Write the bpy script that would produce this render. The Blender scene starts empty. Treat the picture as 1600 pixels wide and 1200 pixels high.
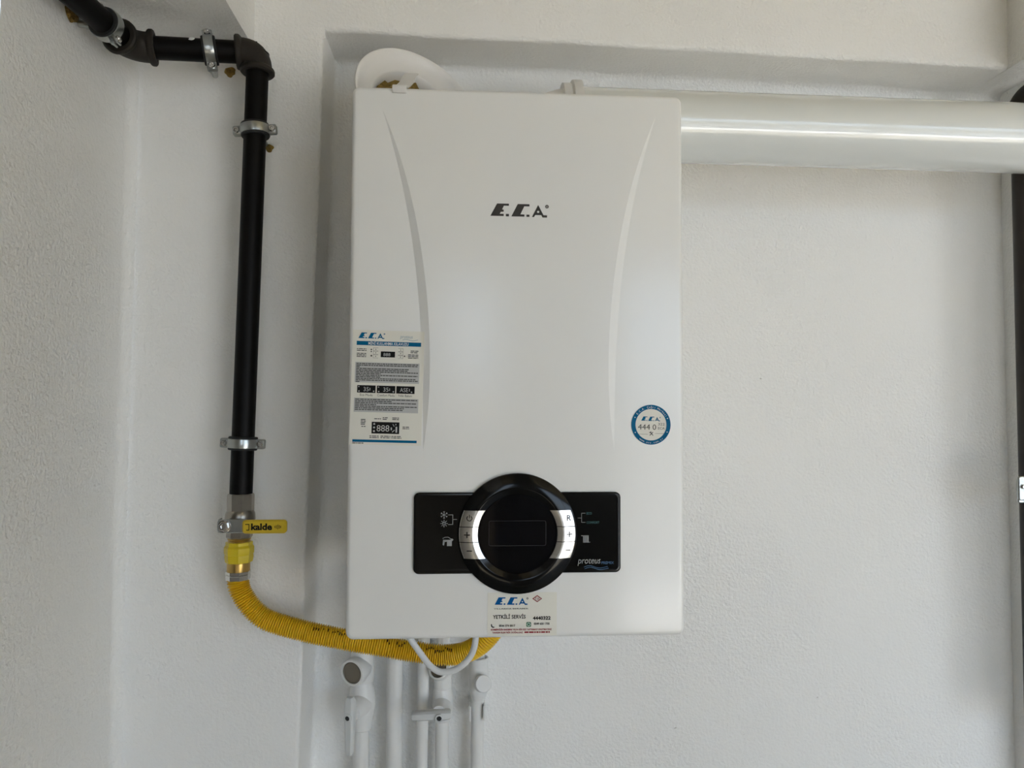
import bpy, math, random
import numpy as np
from mathutils import Vector, Matrix
from mathutils.geometry import tessellate_polygon

random.seed(7)
PI = math.pi
scene = bpy.context.scene
col = scene.collection

# ------------------------------------------------------------------ camera
cam_data = bpy.data.cameras.new('camera')
cam_data.sensor_fit = 'HORIZONTAL'
cam_data.sensor_width = 36.0
cam_data.lens = 1120 / 1600 * 36.0
cam_data.clip_start = 0.02
cam = bpy.data.objects.new('camera', cam_data)
col.objects.link(cam)
yaw, pitch, roll = 0.0617, 0.0398, 0.0039
fw = Vector((math.sin(yaw) * math.cos(pitch), math.cos(yaw) * math.cos(pitch), math.sin(pitch)))
rt = Vector((math.cos(yaw), -math.sin(yaw), 0))
up = rt.cross(fw)
rt2 = rt * math.cos(roll) + up * math.sin(roll)
up2 = up * math.cos(roll) - rt * math.sin(roll)
M4 = Matrix((rt2, up2, -fw)).transposed().to_4x4()
M4.translation = Vector((-0.0617, -0.8717, 1.4861))
cam.matrix_world = M4
scene.camera = cam

# ------------------------------------------------------------------ world, sun, exposure
world = bpy.data.worlds.new('sky')
scene.world = world
world.use_nodes = True
wn = world.node_tree
wn.nodes.clear()
w_out = wn.nodes.new('ShaderNodeOutputWorld')
w_bg = wn.nodes.new('ShaderNodeBackground')
w_tc = wn.nodes.new('ShaderNodeTexCoord')
w_sep = wn.nodes.new('ShaderNodeSeparateXYZ')
w_ramp = wn.nodes.new('ShaderNodeValToRGB')
w_map = wn.nodes.new('ShaderNodeMapRange')
w_map.inputs['From Min'].default_value = -1.0
wn.links.new(w_tc.outputs['Generated'], w_sep.inputs[0])
wn.links.new(w_sep.outputs['Z'], w_map.inputs['Value'])
wn.links.new(w_map.outputs[0], w_ramp.inputs[0])
els = w_ramp.color_ramp.elements
els[0].position = 0.47
els[0].color = (0.34, 0.32, 0.26, 1)
els[1].position = 0.53
els[1].color = (0.66, 0.82, 1.0, 1)
e2 = els.new(1.0)
e2.color = (0.42, 0.60, 1.0, 1)
wn.links.new(w_ramp.outputs[0], w_bg.inputs['Color'])
w_bg.inputs['Strength'].default_value = 2.6
wn.links.new(w_bg.outputs[0], w_out.inputs[0])

sun_data = bpy.data.lights.new('sun', 'SUN')
sun_data.energy = 22.0
sun_data.angle = math.radians(0.6)
sun_data.color = (1.0, 0.96, 0.90)
sun = bpy.data.objects.new('sun', sun_data)
col.objects.link(sun)
sun_dir = Vector((-0.45, 0.40, -0.80)).normalized()      # where the light travels
sun.rotation_euler = sun_dir.to_track_quat('-Z', 'Y').to_euler()

# the room behind the camera: a wide glazed opening in its rear wall, right of the camera
Y_REAR, X_ROOM = -3.6, 4.7
WINDOWS = ((-0.25, 0.76, 1.00, 2.45), (0.84, 4.50, 0.02, 2.45))      # x0, x1, z0, z1: a window and a balcony door
# sampling portals in those openings (they guide sky light only and emit nothing themselves)
for (wx0, wx1, wz0, wz1) in WINDOWS:
    pd = bpy.data.lights.new('window_portal', 'AREA')
    pd.shape = 'RECTANGLE'
    pd.size = wx1 - wx0
    pd.size_y = wz1 - wz0
    pd.cycles.is_portal = True
    po = bpy.data.objects.new('window_portal', pd)
    col.objects.link(po)
    po.location = ((wx0 + wx1) / 2, Y_REAR - 0.05, (wz0 + wz1) / 2)
    po.rotation_euler = (math.radians(90), 0, math.radians(180))

vs = scene.view_settings
vs.view_transform = 'Standard'
vs.look = 'None'
vs.gamma = 1.0
vs.use_curve_mapping = False
vs.exposure = 0.85
scene.cycles.use_denoising = True
scene.cycles.max_bounces = 10
scene.cycles.diffuse_bounces = 6
scene.cycles.sample_clamp_indirect = 6.0


# ------------------------------------------------------------------ materials
def mat(name, color, rough=0.5, metal=0.0, coat=0.0, bump=None, vary=None, spec=None, coat_rough=0.05):
    m = bpy.data.materials.new(name)
    m.use_nodes = True
    nt = m.node_tree
    b = nt.nodes['Principled BSDF']
    b.inputs['Base Color'].default_value = (*color, 1)
    b.inputs['Roughness'].default_value = rough
    b.inputs['Metallic'].default_value = metal
    b.inputs['Coat Weight'].default_value = coat
    b.inputs['Coat Roughness'].default_value = coat_rough
    if spec is not None:
        b.inputs['Specular IOR Level'].default_value = spec
    tc = nt.nodes.new('ShaderNodeTexCoord')
    if bump:
        prev = None
        for (sc, st, dist) in bump:
            n = nt.nodes.new('ShaderNodeTexNoise')
            n.inputs['Scale'].default_value = sc
            n.inputs['Detail'].default_value = 3
            nt.links.new(tc.outputs['Object'], n.inputs['Vector'])
            bp = nt.nodes.new('ShaderNodeBump')
            bp.inputs['Strength'].default_value = st
            bp.inputs['Distance'].default_value = dist
            nt.links.new(n.outputs['Fac'], bp.inputs['Height'])
            if prev:
                nt.links.new(prev.outputs[0], bp.inputs['Normal'])
            prev = bp
        nt.links.new(prev.outputs[0], b.inputs['Normal'])
        if coat:
            nt.links.new(prev.outputs[0], b.inputs['Coat Normal'])
    if vary:
        (sc, amt) = vary
        n = nt.nodes.new('ShaderNodeTexNoise')
        n.inputs['Scale'].default_value = sc
        n.inputs['Detail'].default_value = 4
        nt.links.new(tc.outputs['Object'], n.inputs['Vector'])
        mx = nt.nodes.new('ShaderNodeMix')
        mx.data_type = 'RGBA'
        mx.inputs[6].default_value = (*[c * (1 - amt) for c in color], 1)
        mx.inputs[7].default_value = (*[min(1, c * (1 + amt)) for c in color], 1)
        nt.links.new(n.outputs['Fac'], mx.inputs[0])
        nt.links.new(mx.outputs[2], b.inputs['Base Color'])
    return m


def plaster():
    m = mat('white_plaster', (0.845, 0.84, 0.82), rough=0.75, spec=0.25)
    nt = m.node_tree
    b = nt.nodes['Principled BSDF']
    tc = nt.nodes.new('ShaderNodeTexCoord')

    def noise(scale, detail, rough=0.5):
        n = nt.nodes.new('ShaderNodeTexNoise')
        n.inputs['Scale'].default_value = scale
        n.inputs['Detail'].default_value = detail
        n.inputs['Roughness'].default_value = rough
        nt.links.new(tc.outputs['Object'], n.inputs['Vector'])
        return n
    fine = noise(210, 2)
    mid = noise(60, 3)
    big = noise(5, 2)
    # smooth and rough areas of the roller paint
    mask = noise(2.6, 2)
    mr = nt.nodes.new('ShaderNodeMapRange')
    mr.inputs['From Min'].default_value = 0.35
    mr.inputs['From Max'].default_value = 0.65
    mr.inputs['To Min'].default_value = 0.35
    mr.inputs['To Max'].default_value = 1.0
    nt.links.new(mask.outputs['Fac'], mr.inputs['Value'])
    prev = None
    for (n, st, d) in ((big, 0.6, 0.006), (mid, 0.5, 0.0024), (fine, 0.9, 0.0030)):
        bp = nt.nodes.new('ShaderNodeBump')
        bp.inputs['Strength'].default_value = st
        bp.inputs['Distance'].default_value = d
        nt.links.new(n.outputs['Fac'], bp.inputs['Height'])
        if n is fine:
            mu = nt.nodes.new('ShaderNodeMath')
            mu.operation = 'MULTIPLY'
            mu.inputs[1].default_value = st
            nt.links.new(mr.outputs[0], mu.inputs[0])
            nt.links.new(mu.outputs[0], bp.inputs['Strength'])
        if prev:
            nt.links.new(prev.outputs[0], bp.inputs['Normal'])
        prev = bp
    nt.links.new(prev.outputs[0], b.inputs['Normal'])
    # sparse small chips and smudges in the paint
    chip = noise(34, 4, 0.65)
    cr = nt.nodes.new('ShaderNodeMapRange')
    cr.inputs['From Min'].default_value = 0.735
    cr.inputs['From Max'].default_value = 0.76
    nt.links.new(chip.outputs['Fac'], cr.inputs['Value'])
    mx = nt.nodes.new('ShaderNodeMix')
    mx.data_type = 'RGBA'
    mx.inputs[6].default_value = (0.845, 0.84, 0.82, 1)
    mx.inputs[7].default_value = (0.50, 0.49, 0.46, 1)
    nt.links.new(cr.outputs[0], mx.inputs[0])
    nt.links.new(mx.outputs[2], b.inputs['Base Color'])
    return m


M = {}
M['plaster'] = plaster()
M['ceiling'] = mat('ceiling_paint', (0.40, 0.33, 0.19), 0.85)
M['floor'] = mat('floor_tile', (0.33, 0.30, 0.235), 0.45, vary=(6, 0.08))
M['taupe'] = mat('taupe_room_paint', (0.30, 0.27, 0.23), 0.8)
M['terrace'] = mat('pale_terrace_tile', (0.74, 0.74, 0.72), 0.7, vary=(4, 0.06))
M['umber'] = mat('brown_room_paint', (0.13, 0.115, 0.095), 0.8)
M['enamel'] = mat('white_enamel', (0.83, 0.83, 0.81), 0.32, coat=0.65, bump=[(150, 0.04, 0.0006)], coat_rough=0.15)
M['chassis'] = mat('grey_steel_chassis', (0.72, 0.72, 0.71), 0.4)
M['flue'] = mat('white_flue_paint', (0.74, 0.76, 0.74), 0.26, coat=1.0, bump=[(500, 0.05, 0.0004), (3, 0.15, 0.012)], coat_rough=0.05)
M['black_gloss'] = mat('black_gloss_plastic', (0.004, 0.004, 0.004), 0.12, bump=[(9, 0.05, 0.004)], spec=0.28)
M['glass_black'] = mat('black_display_glass', (0.003, 0.003, 0.004), 0.06, spec=0.3)
M['display'] = mat('display_window', (0.0015, 0.0015, 0.003), 0.04)
M['frame_line'] = mat('display_outline', (0.03, 0.03, 0.033), 0.4)
M['silver'] = mat('satin_silver', (0.80, 0.79, 0.77), 0.24, metal=1.0, bump=[(700, 0.06, 0.0002)])
M['zinc'] = mat('zinc_plated_steel', (0.46, 0.48, 0.47), 0.28, metal=1.0, bump=[(160, 0.25, 0.0006)], vary=(90, 0.2))
M['nickel'] = mat('nickel_plated_brass', (0.36, 0.335, 0.295), 0.30, metal=1.0, vary=(70, 0.12))
M['chrome'] = mat('chrome_nut', (0.66, 0.65, 0.63), 0.18, metal=1.0)
M['brass'] = mat('yellow_brass', (0.56, 0.38, 0.13), 0.28, metal=1.0, vary=(80, 0.12))
M['rubber'] = mat('black_rubber', (0.008, 0.008, 0.008), 0.6)
M['black_pipe'] = mat('black_painted_steel', (0.0035, 0.0028, 0.0024), 0.45, vary=(45, 0.35), bump=[(300, 0.1, 0.0004)], spec=0.12)
M['iron'] = mat('brown_cast_iron', (0.020, 0.016, 0.012), 0.6, spec=0.3, vary=(60, 0.25), bump=[(220, 0.3, 0.0006)])
M['brown_pipe'] = mat('brown_painted_pipe', (0.018, 0.013, 0.010), 0.5, vary=(40, 0.3))
M['yellow_hose'] = mat('yellow_hose_sleeve', (0.78, 0.49, 0.014), 0.42)
M['yellow_lever'] = mat('yellow_lever_plastic', (0.62, 0.43, 0.02), 0.4, vary=(120, 0.08))
M['yellow_tape'] = mat('yellow_sealing_tape', (0.66, 0.50, 0.015), 0.38, bump=[(120, 0.4, 0.001)])
M['print_black'] = mat('black_print', (0.008, 0.007, 0.007), 0.5, spec=0.15)
M['logo_dark'] = mat('dark_brown_logo', (0.030, 0.026, 0.022), 0.5)
M['print_grey'] = mat('grey_print', (0.085, 0.085, 0.08), 0.6, spec=0.15)
M['print_blue'] = mat('blue_print', (0.0, 0.115, 0.25), 0.5, spec=0.12)
M['print_royal'] = mat('royal_blue_print', (0.0, 0.09, 0.29), 0.5, spec=0.12)
M['print_red'] = mat('dark_red_print', (0.27, 0.015, 0.025), 0.5, spec=0.15)
M['print_green'] = mat('green_print', (0.02, 0.16, 0.07), 0.5)
M['print_white'] = mat('white_print', (0.75, 0.77, 0.78), 0.5)
M['lcd_white'] = mat('pale_grey_print', (0.50, 0.50, 0.49), 0.5)
M['icon_grey'] = mat('grey_panel_print', (0.30, 0.31, 0.31), 0.5)
M['icon_teal'] = mat('teal_panel_print', (0.03, 0.13, 0.14), 0.5)
M['icon_blue'] = mat('blue_panel_print', (0.06, 0.16, 0.32), 0.5)
M['sticker'] = mat('sticker_paper', (0.79, 0.775, 0.70), 0.45, spec=0.3)
M['sticker_grey'] = mat('sticker_grey_block', (0.50, 0.505, 0.50), 0.5)
M['white_plastic'] = mat('white_plastic', (0.78, 0.765, 0.74), 0.38, bump=[(20, 0.1, 0.002)])
M['ppr'] = mat('white_water_pipe', (0.76, 0.76, 0.745), 0.42, bump=[(30, 0.08, 0.002)], vary=(14, 0.03))
M['ppr_grey'] = mat('pale_grey_lever_plastic', (0.63, 0.645, 0.64), 0.45)
M['cap'] = mat('taupe_metal_cap', (0.20, 0.175, 0.14), 0.35, metal=0.6)
M['cable'] = mat('grey_white_cable', (0.70, 0.71, 0.71), 0.4)
M['foam'] = mat('yellow_foam', (0.26, 0.165, 0.035), 0.9, bump=[(260, 1.0, 0.004)], vary=(180, 0.75))
M['dark_hole'] = mat('dark_hole', (0.015, 0.015, 0.014), 0.8)
M['window_frame'] = mat('white_window_frame', (0.75, 0.75, 0.74), 0.4)


# ------------------------------------------------------------------ mesh building helpers
class MB:
    """collects geometry that becomes ONE mesh object"""
    def __init__(self):
        self.v, self.f = [], []

    def add(self, vs, fs):
        o = len(self.v)
        self.v += [tuple(x) for x in vs]
        self.f += [tuple(o + i for i in f) for f in fs]
        return self

    def box(self, lo, hi, mtx=None, bevel=0.0):
        if bevel:
            return self.rbox(lo, hi, bevel, mtx)
        x0, y0, z0 = lo
        x1, y1, z1 = hi
        vs = [Vector(p) for p in ((x0, y0, z0), (x1, y0, z0), (x1, y1, z0), (x0, y1, z0), (x0, y0, z1), (x1, y0, z1), (x1, y1, z1), (x0, y1, z1))]
        if mtx is not None:
            vs = [mtx @ p for p in vs]
        return self.add(vs, [(0, 3, 2, 1), (4, 5, 6, 7), (0, 1, 5, 4), (1, 2, 6, 5), (2, 3, 7, 6), (3, 0, 4, 7)])

    def rbox(self, lo, hi, r, mtx=None, n=4):
        """box with its x-z outline rounded, its y edges chamfered"""
        x0, y0, z0 = lo
        x1, y1, z1 = hi
        c = min(r * 0.5, (y1 - y0) * 0.3)
        loops = []
        for (ins, y) in ((c, y0), (0, y0 + c), (0, y1 - c), (c, y1)):
            loops.append([Vector((p[0], y, p[1])) for p in rrect(x0 + ins, x1 - ins, z0 + ins, z1 - ins, max(r - ins, 1e-5), n)])
        return self.loops(loops, mtx, True, True)

    def loops(self, loops, mtx=None, cap0=False, cap1=False):
        n = len(loops[0])
        vs = [p for l in loops for p in l]
        if mtx is not None:
            vs = [mtx @ Vector(p) for p in vs]
        fs = []
        for k in range(len(loops) - 1):
            for i in range(n):
                j = (i + 1) % n
                fs.append((k * n + i, k * n + j, (k + 1) * n + j, (k + 1) * n + i))
        if cap0:
            fs.append(tuple(range(n - 1, -1, -1)))
        if cap1:
            fs.append(tuple((len(loops) - 1) * n + i for i in range(n)))
        return self.add(vs, fs)

    def lathe(self, origin, axis, prof, seg=32, cap0=True, cap1=True, twist=0.0, squash=None):
        """prof: (radius, height along axis)"""
        a = Vector(axis).normalized()
        e1 = a.orthogonal().normalized()
        if abs(a.z) > 0.9:
            e1 = Vector((1, 0, 0))
            e1 = (e1 - a * e1.dot(a)).normalized()
        e2 = a.cross(e1)
        o = Vector(origin)
        loops = []
        for (r, h) in prof:
            loops.append([o + a * h + (e1 * math.cos(twist + 2 * PI * i / seg) + e2 * math.sin(twist + 2 * PI * i / seg)) * r for i in range(seg)])
        return self.loops(loops, None, cap0, cap1)

    def cyl(self, p0, p1, r, seg=24, r1=None):
        p0, p1 = Vector(p0), Vector(p1)
        d = (p1 - p0).length
        return self.lathe(p0, p1 - p0, [(r, 0), (r if r1 is None else r1, d)], seg)

    def tube(self, path, rad, seg=16, caps=True, up=None):
        pts = [Vector(p) for p in path]
        n = len(pts)
        t = [(pts[min(i + 1, n - 1)] - pts[max(i - 1, 0)]).normalized() for i in range(n)]
        e = t[0].orthogonal().normalized() if up is None else (Vector(up) - t[0] * Vector(up).dot(t[0])).normalized()
        loops = []
        for i in range(n):
            e = (e - t[i] * e.dot(t[i])).normalized()
            b = t[i].cross(e)
            r = rad[i] if hasattr(rad, '__len__') else rad
            loops.append([pts[i] + (e * math.cos(2 * PI * k / seg) + b * math.sin(2 * PI * k / seg)) * r for k in range(seg)])
        return self.loops(loops, None, caps, caps)

    def flat(self, loops, fn):
        """2-D outline (first loop) with holes, mapped by fn(x, y) to space"""
        tri = tessellate_polygon([[Vector((x, y, 0)) for (x, y) in l] for l in loops])
        pts = [p for l in loops for p in l]
        return self.add([fn(x, y) for (x, y) in pts], [tuple(t) for t in tri])

    def build(self, name, material, parent=None, smooth=30, **props):
        me = bpy.data.meshes.new(name)
        me.from_pydata(self.v, [], self.f)
        me.validate()
        me.update()
        if smooth:
            for p in me.polygons:
                p.use_smooth = True
            me.set_sharp_from_angle(angle=math.radians(smooth))
        me.materials.append(material)
        o = bpy.data.objects.new(name, me)
        col.objects.link(o)
        if parent is not None:
            o.parent = parent
            o.matrix_parent_inverse = Matrix.Translation(-world_loc(parent))
        for k, v in props.items():
            o[k] = v
        return o


def world_loc(o):
    p = Vector((0, 0, 0))
    while o is not None:
        p = p + o.location
        if o.parent is not None:
            p = p + o.matrix_parent_inverse.translation
        o = o.parent
    return p


def thing(name, loc, label, category, group=None):
    o = bpy.data.objects.new(name, None)
    o.empty_display_size = 0.05
    o.location = loc
    o['label'] = label
    o['category'] = category
    if group:
        o['group'] = group
    col.objects.link(o)
    return o


def rrect(x0, x1, z0, z1, r, n=6):
    pts = []
    for (cx, cz, a0) in ((x1 - r, z0 + r, -90), (x1 - r, z1 - r, 0), (x0 + r, z1 - r, 90), (x0 + r, z0 + r, 180)):
        for k in range(n + 1):
            a = math.radians(a0 + 90 * k / n)
            pts.append((cx + r * math.cos(a), cz + r * math.sin(a)))
    return pts


def spline(pts, sub=10):
    p = [Vector(q) for q in pts]
    p = [2 * p[0] - p[1]] + p + [2 * p[-1] - p[-2]]
    out = []
    for i in range(1, len(p) - 2):
        for k in range(sub):
            t = k / sub
            a, b, c, d = p[i - 1], p[i], p[i + 1], p[i + 2]
            out.append(0.5 * ((2 * b) + (c - a) * t + (2 * a - 5 * b + 4 * c - d) * t * t + (3 * b - a - 3 * c + d) * t ** 3))
    out.append(p[-2])
    return out


def resample(path, step):
    path = [Vector(q) for q in path]
    d = [0.0]
    for a, b in zip(path, path[1:]):
        d.append(d[-1] + (b - a).length)
    n = max(2, int(d[-1] / step))
    out, j = [], 0
    for i in range(n + 1):
        s = d[-1] * i / n
        while j < len(d) - 2 and d[j + 1] < s:
            j += 1
        t = (s - d[j]) / max(1e-9, d[j + 1] - d[j])
        out.append(path[j].lerp(path[j + 1], min(1, t)))
    return out


def text_tris(s, size, align='CENTER', bold=0.0, shear=0.0, space=1.0):
    """(points, triangles) of a line of text, baseline at y = 0"""
    cu = bpy.data.curves.new('lettering', 'FONT')
    cu.body = s
    cu.size = size
    cu.align_x = align
    cu.offset = bold
    cu.shear = shear
    cu.space_character = space
    cu.resolution_u = 3
    o = bpy.data.objects.new('lettering', cu)
    col.objects.link(o)
    dg = bpy.context.evaluated_depsgraph_get()
    me = o.evaluated_get(dg).to_mesh()
    pts = [(v.co.x, v.co.y) for v in me.vertices]
    fs = [tuple(p.vertices) for p in me.polygons]
    o.evaluated_get(dg).to_mesh_clear()
    bpy.data.objects.remove(o)
    bpy.data.curves.remove(cu)
    return pts, fs


def write(mb, fn, s, size, x=0.0, y=0.0, align='CENTER', bold=0.0, shear=0.0, space=1.0, width=None):
    pts, fs = text_tris(s, size, align, bold, shear, space)
    if not pts:
        return mb
    k = 1.0
    if width:
        xs = [p[0] for p in pts]
        k = width / max(1e-9, max(xs) - min(xs))
    mb.add([fn(x + p[0] * k, y + p[1]) for p in pts], fs)
    return mb


def write_arc(mb, fn, s, size, radius, mid_deg, step_deg, inside=False, bold=0.0):
    n = len(s)
    for i, ch in enumerate(s):
        if ch == ' ':
            continue
        pts, fs = text_tris(ch, size, 'CENTER', bold)
        off = (i - (n - 1) / 2) * step_deg
        a = math.radians(mid_deg - off if not inside else mid_deg + off)
        rotz = a - PI / 2 if not inside else a + PI / 2
        c, sn = math.cos(rotz), math.sin(rotz)
        bx, by = radius * math.cos(a), radius * math.sin(a)
        mb.add([fn(bx + p[0] * c - p[1] * sn, by + p[0] * sn + p[1] * c) for p in pts], fs)


def rect2(mb, fn, x0, y0, x1, y1):
    return mb.flat([[(x0, y0), (x1, y0), (x1, y1), (x0, y1)]], fn)


def ring2(mb, fn, cx, cy, r0, r1, seg=40, a0=0.0, a1=360.0):
    full = abs(a1 - a0) >= 360
    n = seg if full else seg + 1
    vs, fs = [], []
    for i in range(n):
        a = math.radians(a0 + (a1 - a0) * i / seg)
        vs += [fn(cx + r0 * math.cos(a), cy + r0 * math.sin(a)), fn(cx + r1 * math.cos(a), cy + r1 * math.sin(a))]
    for i in range(seg):
        j = (i + 1) % n
        fs.append((2 * i, 2 * i + 1, 2 * j + 1, 2 * j))
    return mb.add(vs, fs)


def disc2(mb, fn, cx, cy, r, seg=40):
    return mb.flat([[(cx + r * math.cos(2 * PI * i / seg), cy + r * math.sin(2 * PI * i / seg)) for i in range(seg)]], fn)


def stroke2(mb, fn, pts, w):
    """thick poly-line"""
    for (a, b) in zip(pts, pts[1:]):
        dx, dy = b[0] - a[0], b[1] - a[1]
        l = math.hypot(dx, dy)
        nx, ny = -dy / l * w / 2, dx / l * w / 2
        ex, ey = dx / l * w / 2 * 0.7, dy / l * w / 2 * 0.7
        mb.flat([[(a[0] + nx - ex, a[1] + ny - ey), (a[0] - nx - ex, a[1] - ny - ey), (b[0] - nx + ex, b[1] - ny + ey), (b[0] + nx + ex, b[1] + ny + ey)]], fn)
    return mb


LOGO = {
    'E': [[(325, 232), (552, 232), (552, 272), (455, 272), (422, 345), (452, 350), (452, 388), (397, 392), (377, 430), (452, 430), (452, 472), (198, 472)]],
    'd1': [[(493, 430), (552, 430), (552, 476), (493, 476)]],
    'C': [[(720, 234), (945, 234), (945, 276), (845, 276), (770, 434), (848, 434), (848, 476), (598, 476)]],
    'd2': [[(887, 436), (945, 436), (945, 478), (887, 478)]],
    'A': [[(1112, 243), (1213, 440), (1282, 443), (1282, 485), (1195, 485), (1170, 440), (1055, 440), (1032, 480), (992, 480)],
          [(1112 + 22 * math.cos(k * PI / 6), 378 + 22 * math.sin(k * PI / 6)) for k in range(12)]],
}


def eca_logo(mb, fn, x0, y0, w, ring=True):
    """the five glyphs, lower-left corner at x0, y0, overall width w"""
    k = w / 1084.0
    for loops in LOGO.values():
        mb.flat([[(x0 + (x - 198) * k, y0 + (478 - y) * k) for (x, y) in l] for l in loops], fn)
    if ring:
        cx, cy = x0 + (1280 - 198) * k, y0 + (478 - 273) * k
        ring2(mb, fn, cx, cy, 18 * k, 34 * k, 20)
        rect2(mb, fn, cx - 7 * k, cy - 12 * k, cx + 9 * k, cy + 12 * k)
    return mb


def fine_lines(mb, fn, x0, x1, y_top, pitch, n, h, short=()):
    """rows of print too small to read: word-length dashes"""
    for i in range(n):
        y = y_top - i * pitch
        xe = x1 if i not in short else x0 + (x1 - x0) * short[i]
        x = x0
        while x < xe - 0.0006:
            wl = min(random.uniform(0.0016, 0.0058), xe - x)
            rect2(mb, fn, x, y - h, x + wl, y)
            x += wl + 0.0006
    return mb


# ------------------------------------------------------------------ the room
Y_BACK, Y_PIER = 0.300, 0.205          # niche back wall and the plaster plane around it
X_LEFT, X_RIGHT = -0.565, 0.858
Z_CEIL = 2.62


def quad_grid(mb, a, b, c, d, nu, nv, wob=0.0, seed=0):
    """subdivided quad a-b-c-d (a-b along u, a-d along v) with slightly uneven plaster"""
    rnd = random.Random(seed)
    a, b, c, d = Vector(a), Vector(b), Vector(c), Vector(d)
    nrm = (b - a).cross(d - a).normalized()
    vs, fs = [], []
    for j in range(nv + 1):
        for i in range(nu + 1):
            u, v = i / nu, j / nv
            p = (a * (1 - u) + b * u) * (1 - v) + (d * (1 - u) + c * u) * v
            if 0 < i < nu and 0 < j < nv:
                p = p + nrm * rnd.uniform(-wob, wob)
            vs.append(p)
    for j in range(nv):
        for i in range(nu):
            k = j * (nu + 1) + i
            fs.append((k, k + 1, k + nu + 2, k + nu + 1))
    return mb.add(vs, fs)


def struct(name, mb, m, smooth=40, parent=None):
    o = mb.build(name, m, parent, smooth)
    if parent is None:
        o['kind'] = 'structure'
    return o


# niche back wall + reveals + pier + lintel: one continuous plastered wall
def reveal_x(z):
    return -0.302 + (z - 1.05) * (0.020 / 1.01)


def lintel_z(x):
    return 2.062 - 0.0075 * (x + 0.28) / 0.5 - 0.004 * max(0, x - 0.2) / 0.5


def bevel_profile(s0, s1, r, n=5):
    """arc from direction s0 to s1"""
    return [(r * (1 - math.cos(k / n * PI / 2)), r * (1 - math.sin(k / n * PI / 2))) for k in range(n + 1)]


wall = MB()
# niche back
quad_grid(wall, (-0.40, Y_BACK, 0), (X_RIGHT + 0.05, Y_BACK, 0), (X_RIGHT + 0.05, Y_BACK, 2.2), (-0.40, Y_BACK, 2.2), 6, 8, 0.0006, 1)
# left reveal with softened arris and softened inner corner, up the whole height
sec = []
R1, R2 = 0.006, 0.012
sec.append((-0.10, Y_PIER))
for k in range(6):
    a = k / 5 * PI / 2
    sec.append((-R1 + R1 * math.sin(a), Y_PIER + R1 - R1 * math.cos(a)))
for k in range(6):
    a = k / 5 * PI / 2
    sec.append((R2 - R2 * math.cos(a), Y_BACK - R2 + R2 * math.sin(a)))
vs, fs = [], []
NZ = 24
for j in range(NZ + 1):
    z = 2.066 * j / NZ
    for (dx, y) in sec:
        vs.append((reveal_x(z) + dx + 0.0008 * math.sin(z * 17 + y * 9), y, z))
for j in range(NZ):
    for i in range(len(sec) - 1):
        k = j * len(sec) + i
        fs.append((k, k + 1, k + len(sec) + 1, k + len(sec)))
wall.add(vs, fs)
# pier face left of the reveal
quad_grid(wall, (X_LEFT - 0.02, Y_PIER, 0), (-0.38, Y_PIER, 0), (-0.38, Y_PIER, 2.066), (X_LEFT - 0.02, Y_PIER, 2.066), 2, 8, 0.0005, 3)
# lintel: face above, soft arris, soffit, soft inner corner
sec = [(Y_PIER, 0.62), (Y_PIER, 0.30), (Y_PIER, 0.10), (Y_PIER, 0.03)]
RL = 0.008
for k in range(6):
    a = k / 5 * PI / 2
    sec.append((Y_PIER + RL - RL * math.cos(a), RL - RL * math.sin(a)))
for k in range(6):
    a = k / 5 * PI / 2
    sec.append((Y_BACK - 0.012 + 0.012 * math.sin(a), -0.012 + 0.012 * math.cos(a)))
vs, fs = [], []
NX = 28
for i in range(NX + 1):
    x = -0.40 + (X_RIGHT + 0.06 + 0.40) * i / NX
    for (y, dz) in sec:
        vs.append((x, y, (lintel_z(x) if x > -0.285 else lintel_z(-0.285)) + dz + 0.0010 * math.sin(x * 23)))
n = len(sec)
for i in range(NX):
    for k in range(n - 1):
        if -0.40 + (X_RIGHT + 0.46) * (i + 0.5) / NX < -0.30 and k >= 3:
            continue
        fs.append((i * n + k, i * n + k + 1, (i + 1) * n + k + 1, (i + 1) * n + k))
wall.add(vs, fs)
quad_grid(wall, (X_LEFT - 0.02, Y_PIER + 0.0004, 2.05), (-0.28, Y_PIER + 0.0004, 2.05), (-0.28, Y_PIER + 0.0004, Z_CEIL), (X_LEFT - 0.02, Y_PIER + 0.0004, Z_CEIL), 2, 3, 0.0, 5)
struct('wall_back', wall, M['plaster'])

# left wall, softly rounded into the pier
lw = MB()
RC = 0.014
sec = [(X_LEFT, -0.088), (X_LEFT, 0.0), (X_LEFT, 0.1)]
for k in range(7):
    a = k / 6 * PI / 2
    sec.append((X_LEFT + RC - RC * math.cos(a), Y_PIER - 0.001 - RC + RC * math.sin(a)))
vs, fs = [], []
for j in range(15):
    z = Z_CEIL * j / 14
    for (x, y) in sec:
        vs.append((x + 0.0012 * math.sin(z * 7.3 + y * 5), y, z))
n = len(sec)
for j in range(14):
    for i in range(n - 1):
        k = j * n + i
        fs.append((k, k + n, k + n + 1, k + 1))
lw.add(vs, fs)
# return of the wall's end and the room wall beyond it
quad_grid(lw, (X_LEFT, -0.088, 0), (X_LEFT - 0.24, -0.088, 0), (X_LEFT - 0.24, -0.088, Z_CEIL), (X_LEFT, -0.088, Z_CEIL), 2, 4)
struct('wall_left', lw, M['plaster'])
lw2 = MB()
lw2.box((X_LEFT - 0.28, Y_REAR, 0), (X_LEFT - 0.238, -0.05, Z_CEIL))
struct('wall_left_room', lw2, M['umber'])

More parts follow.
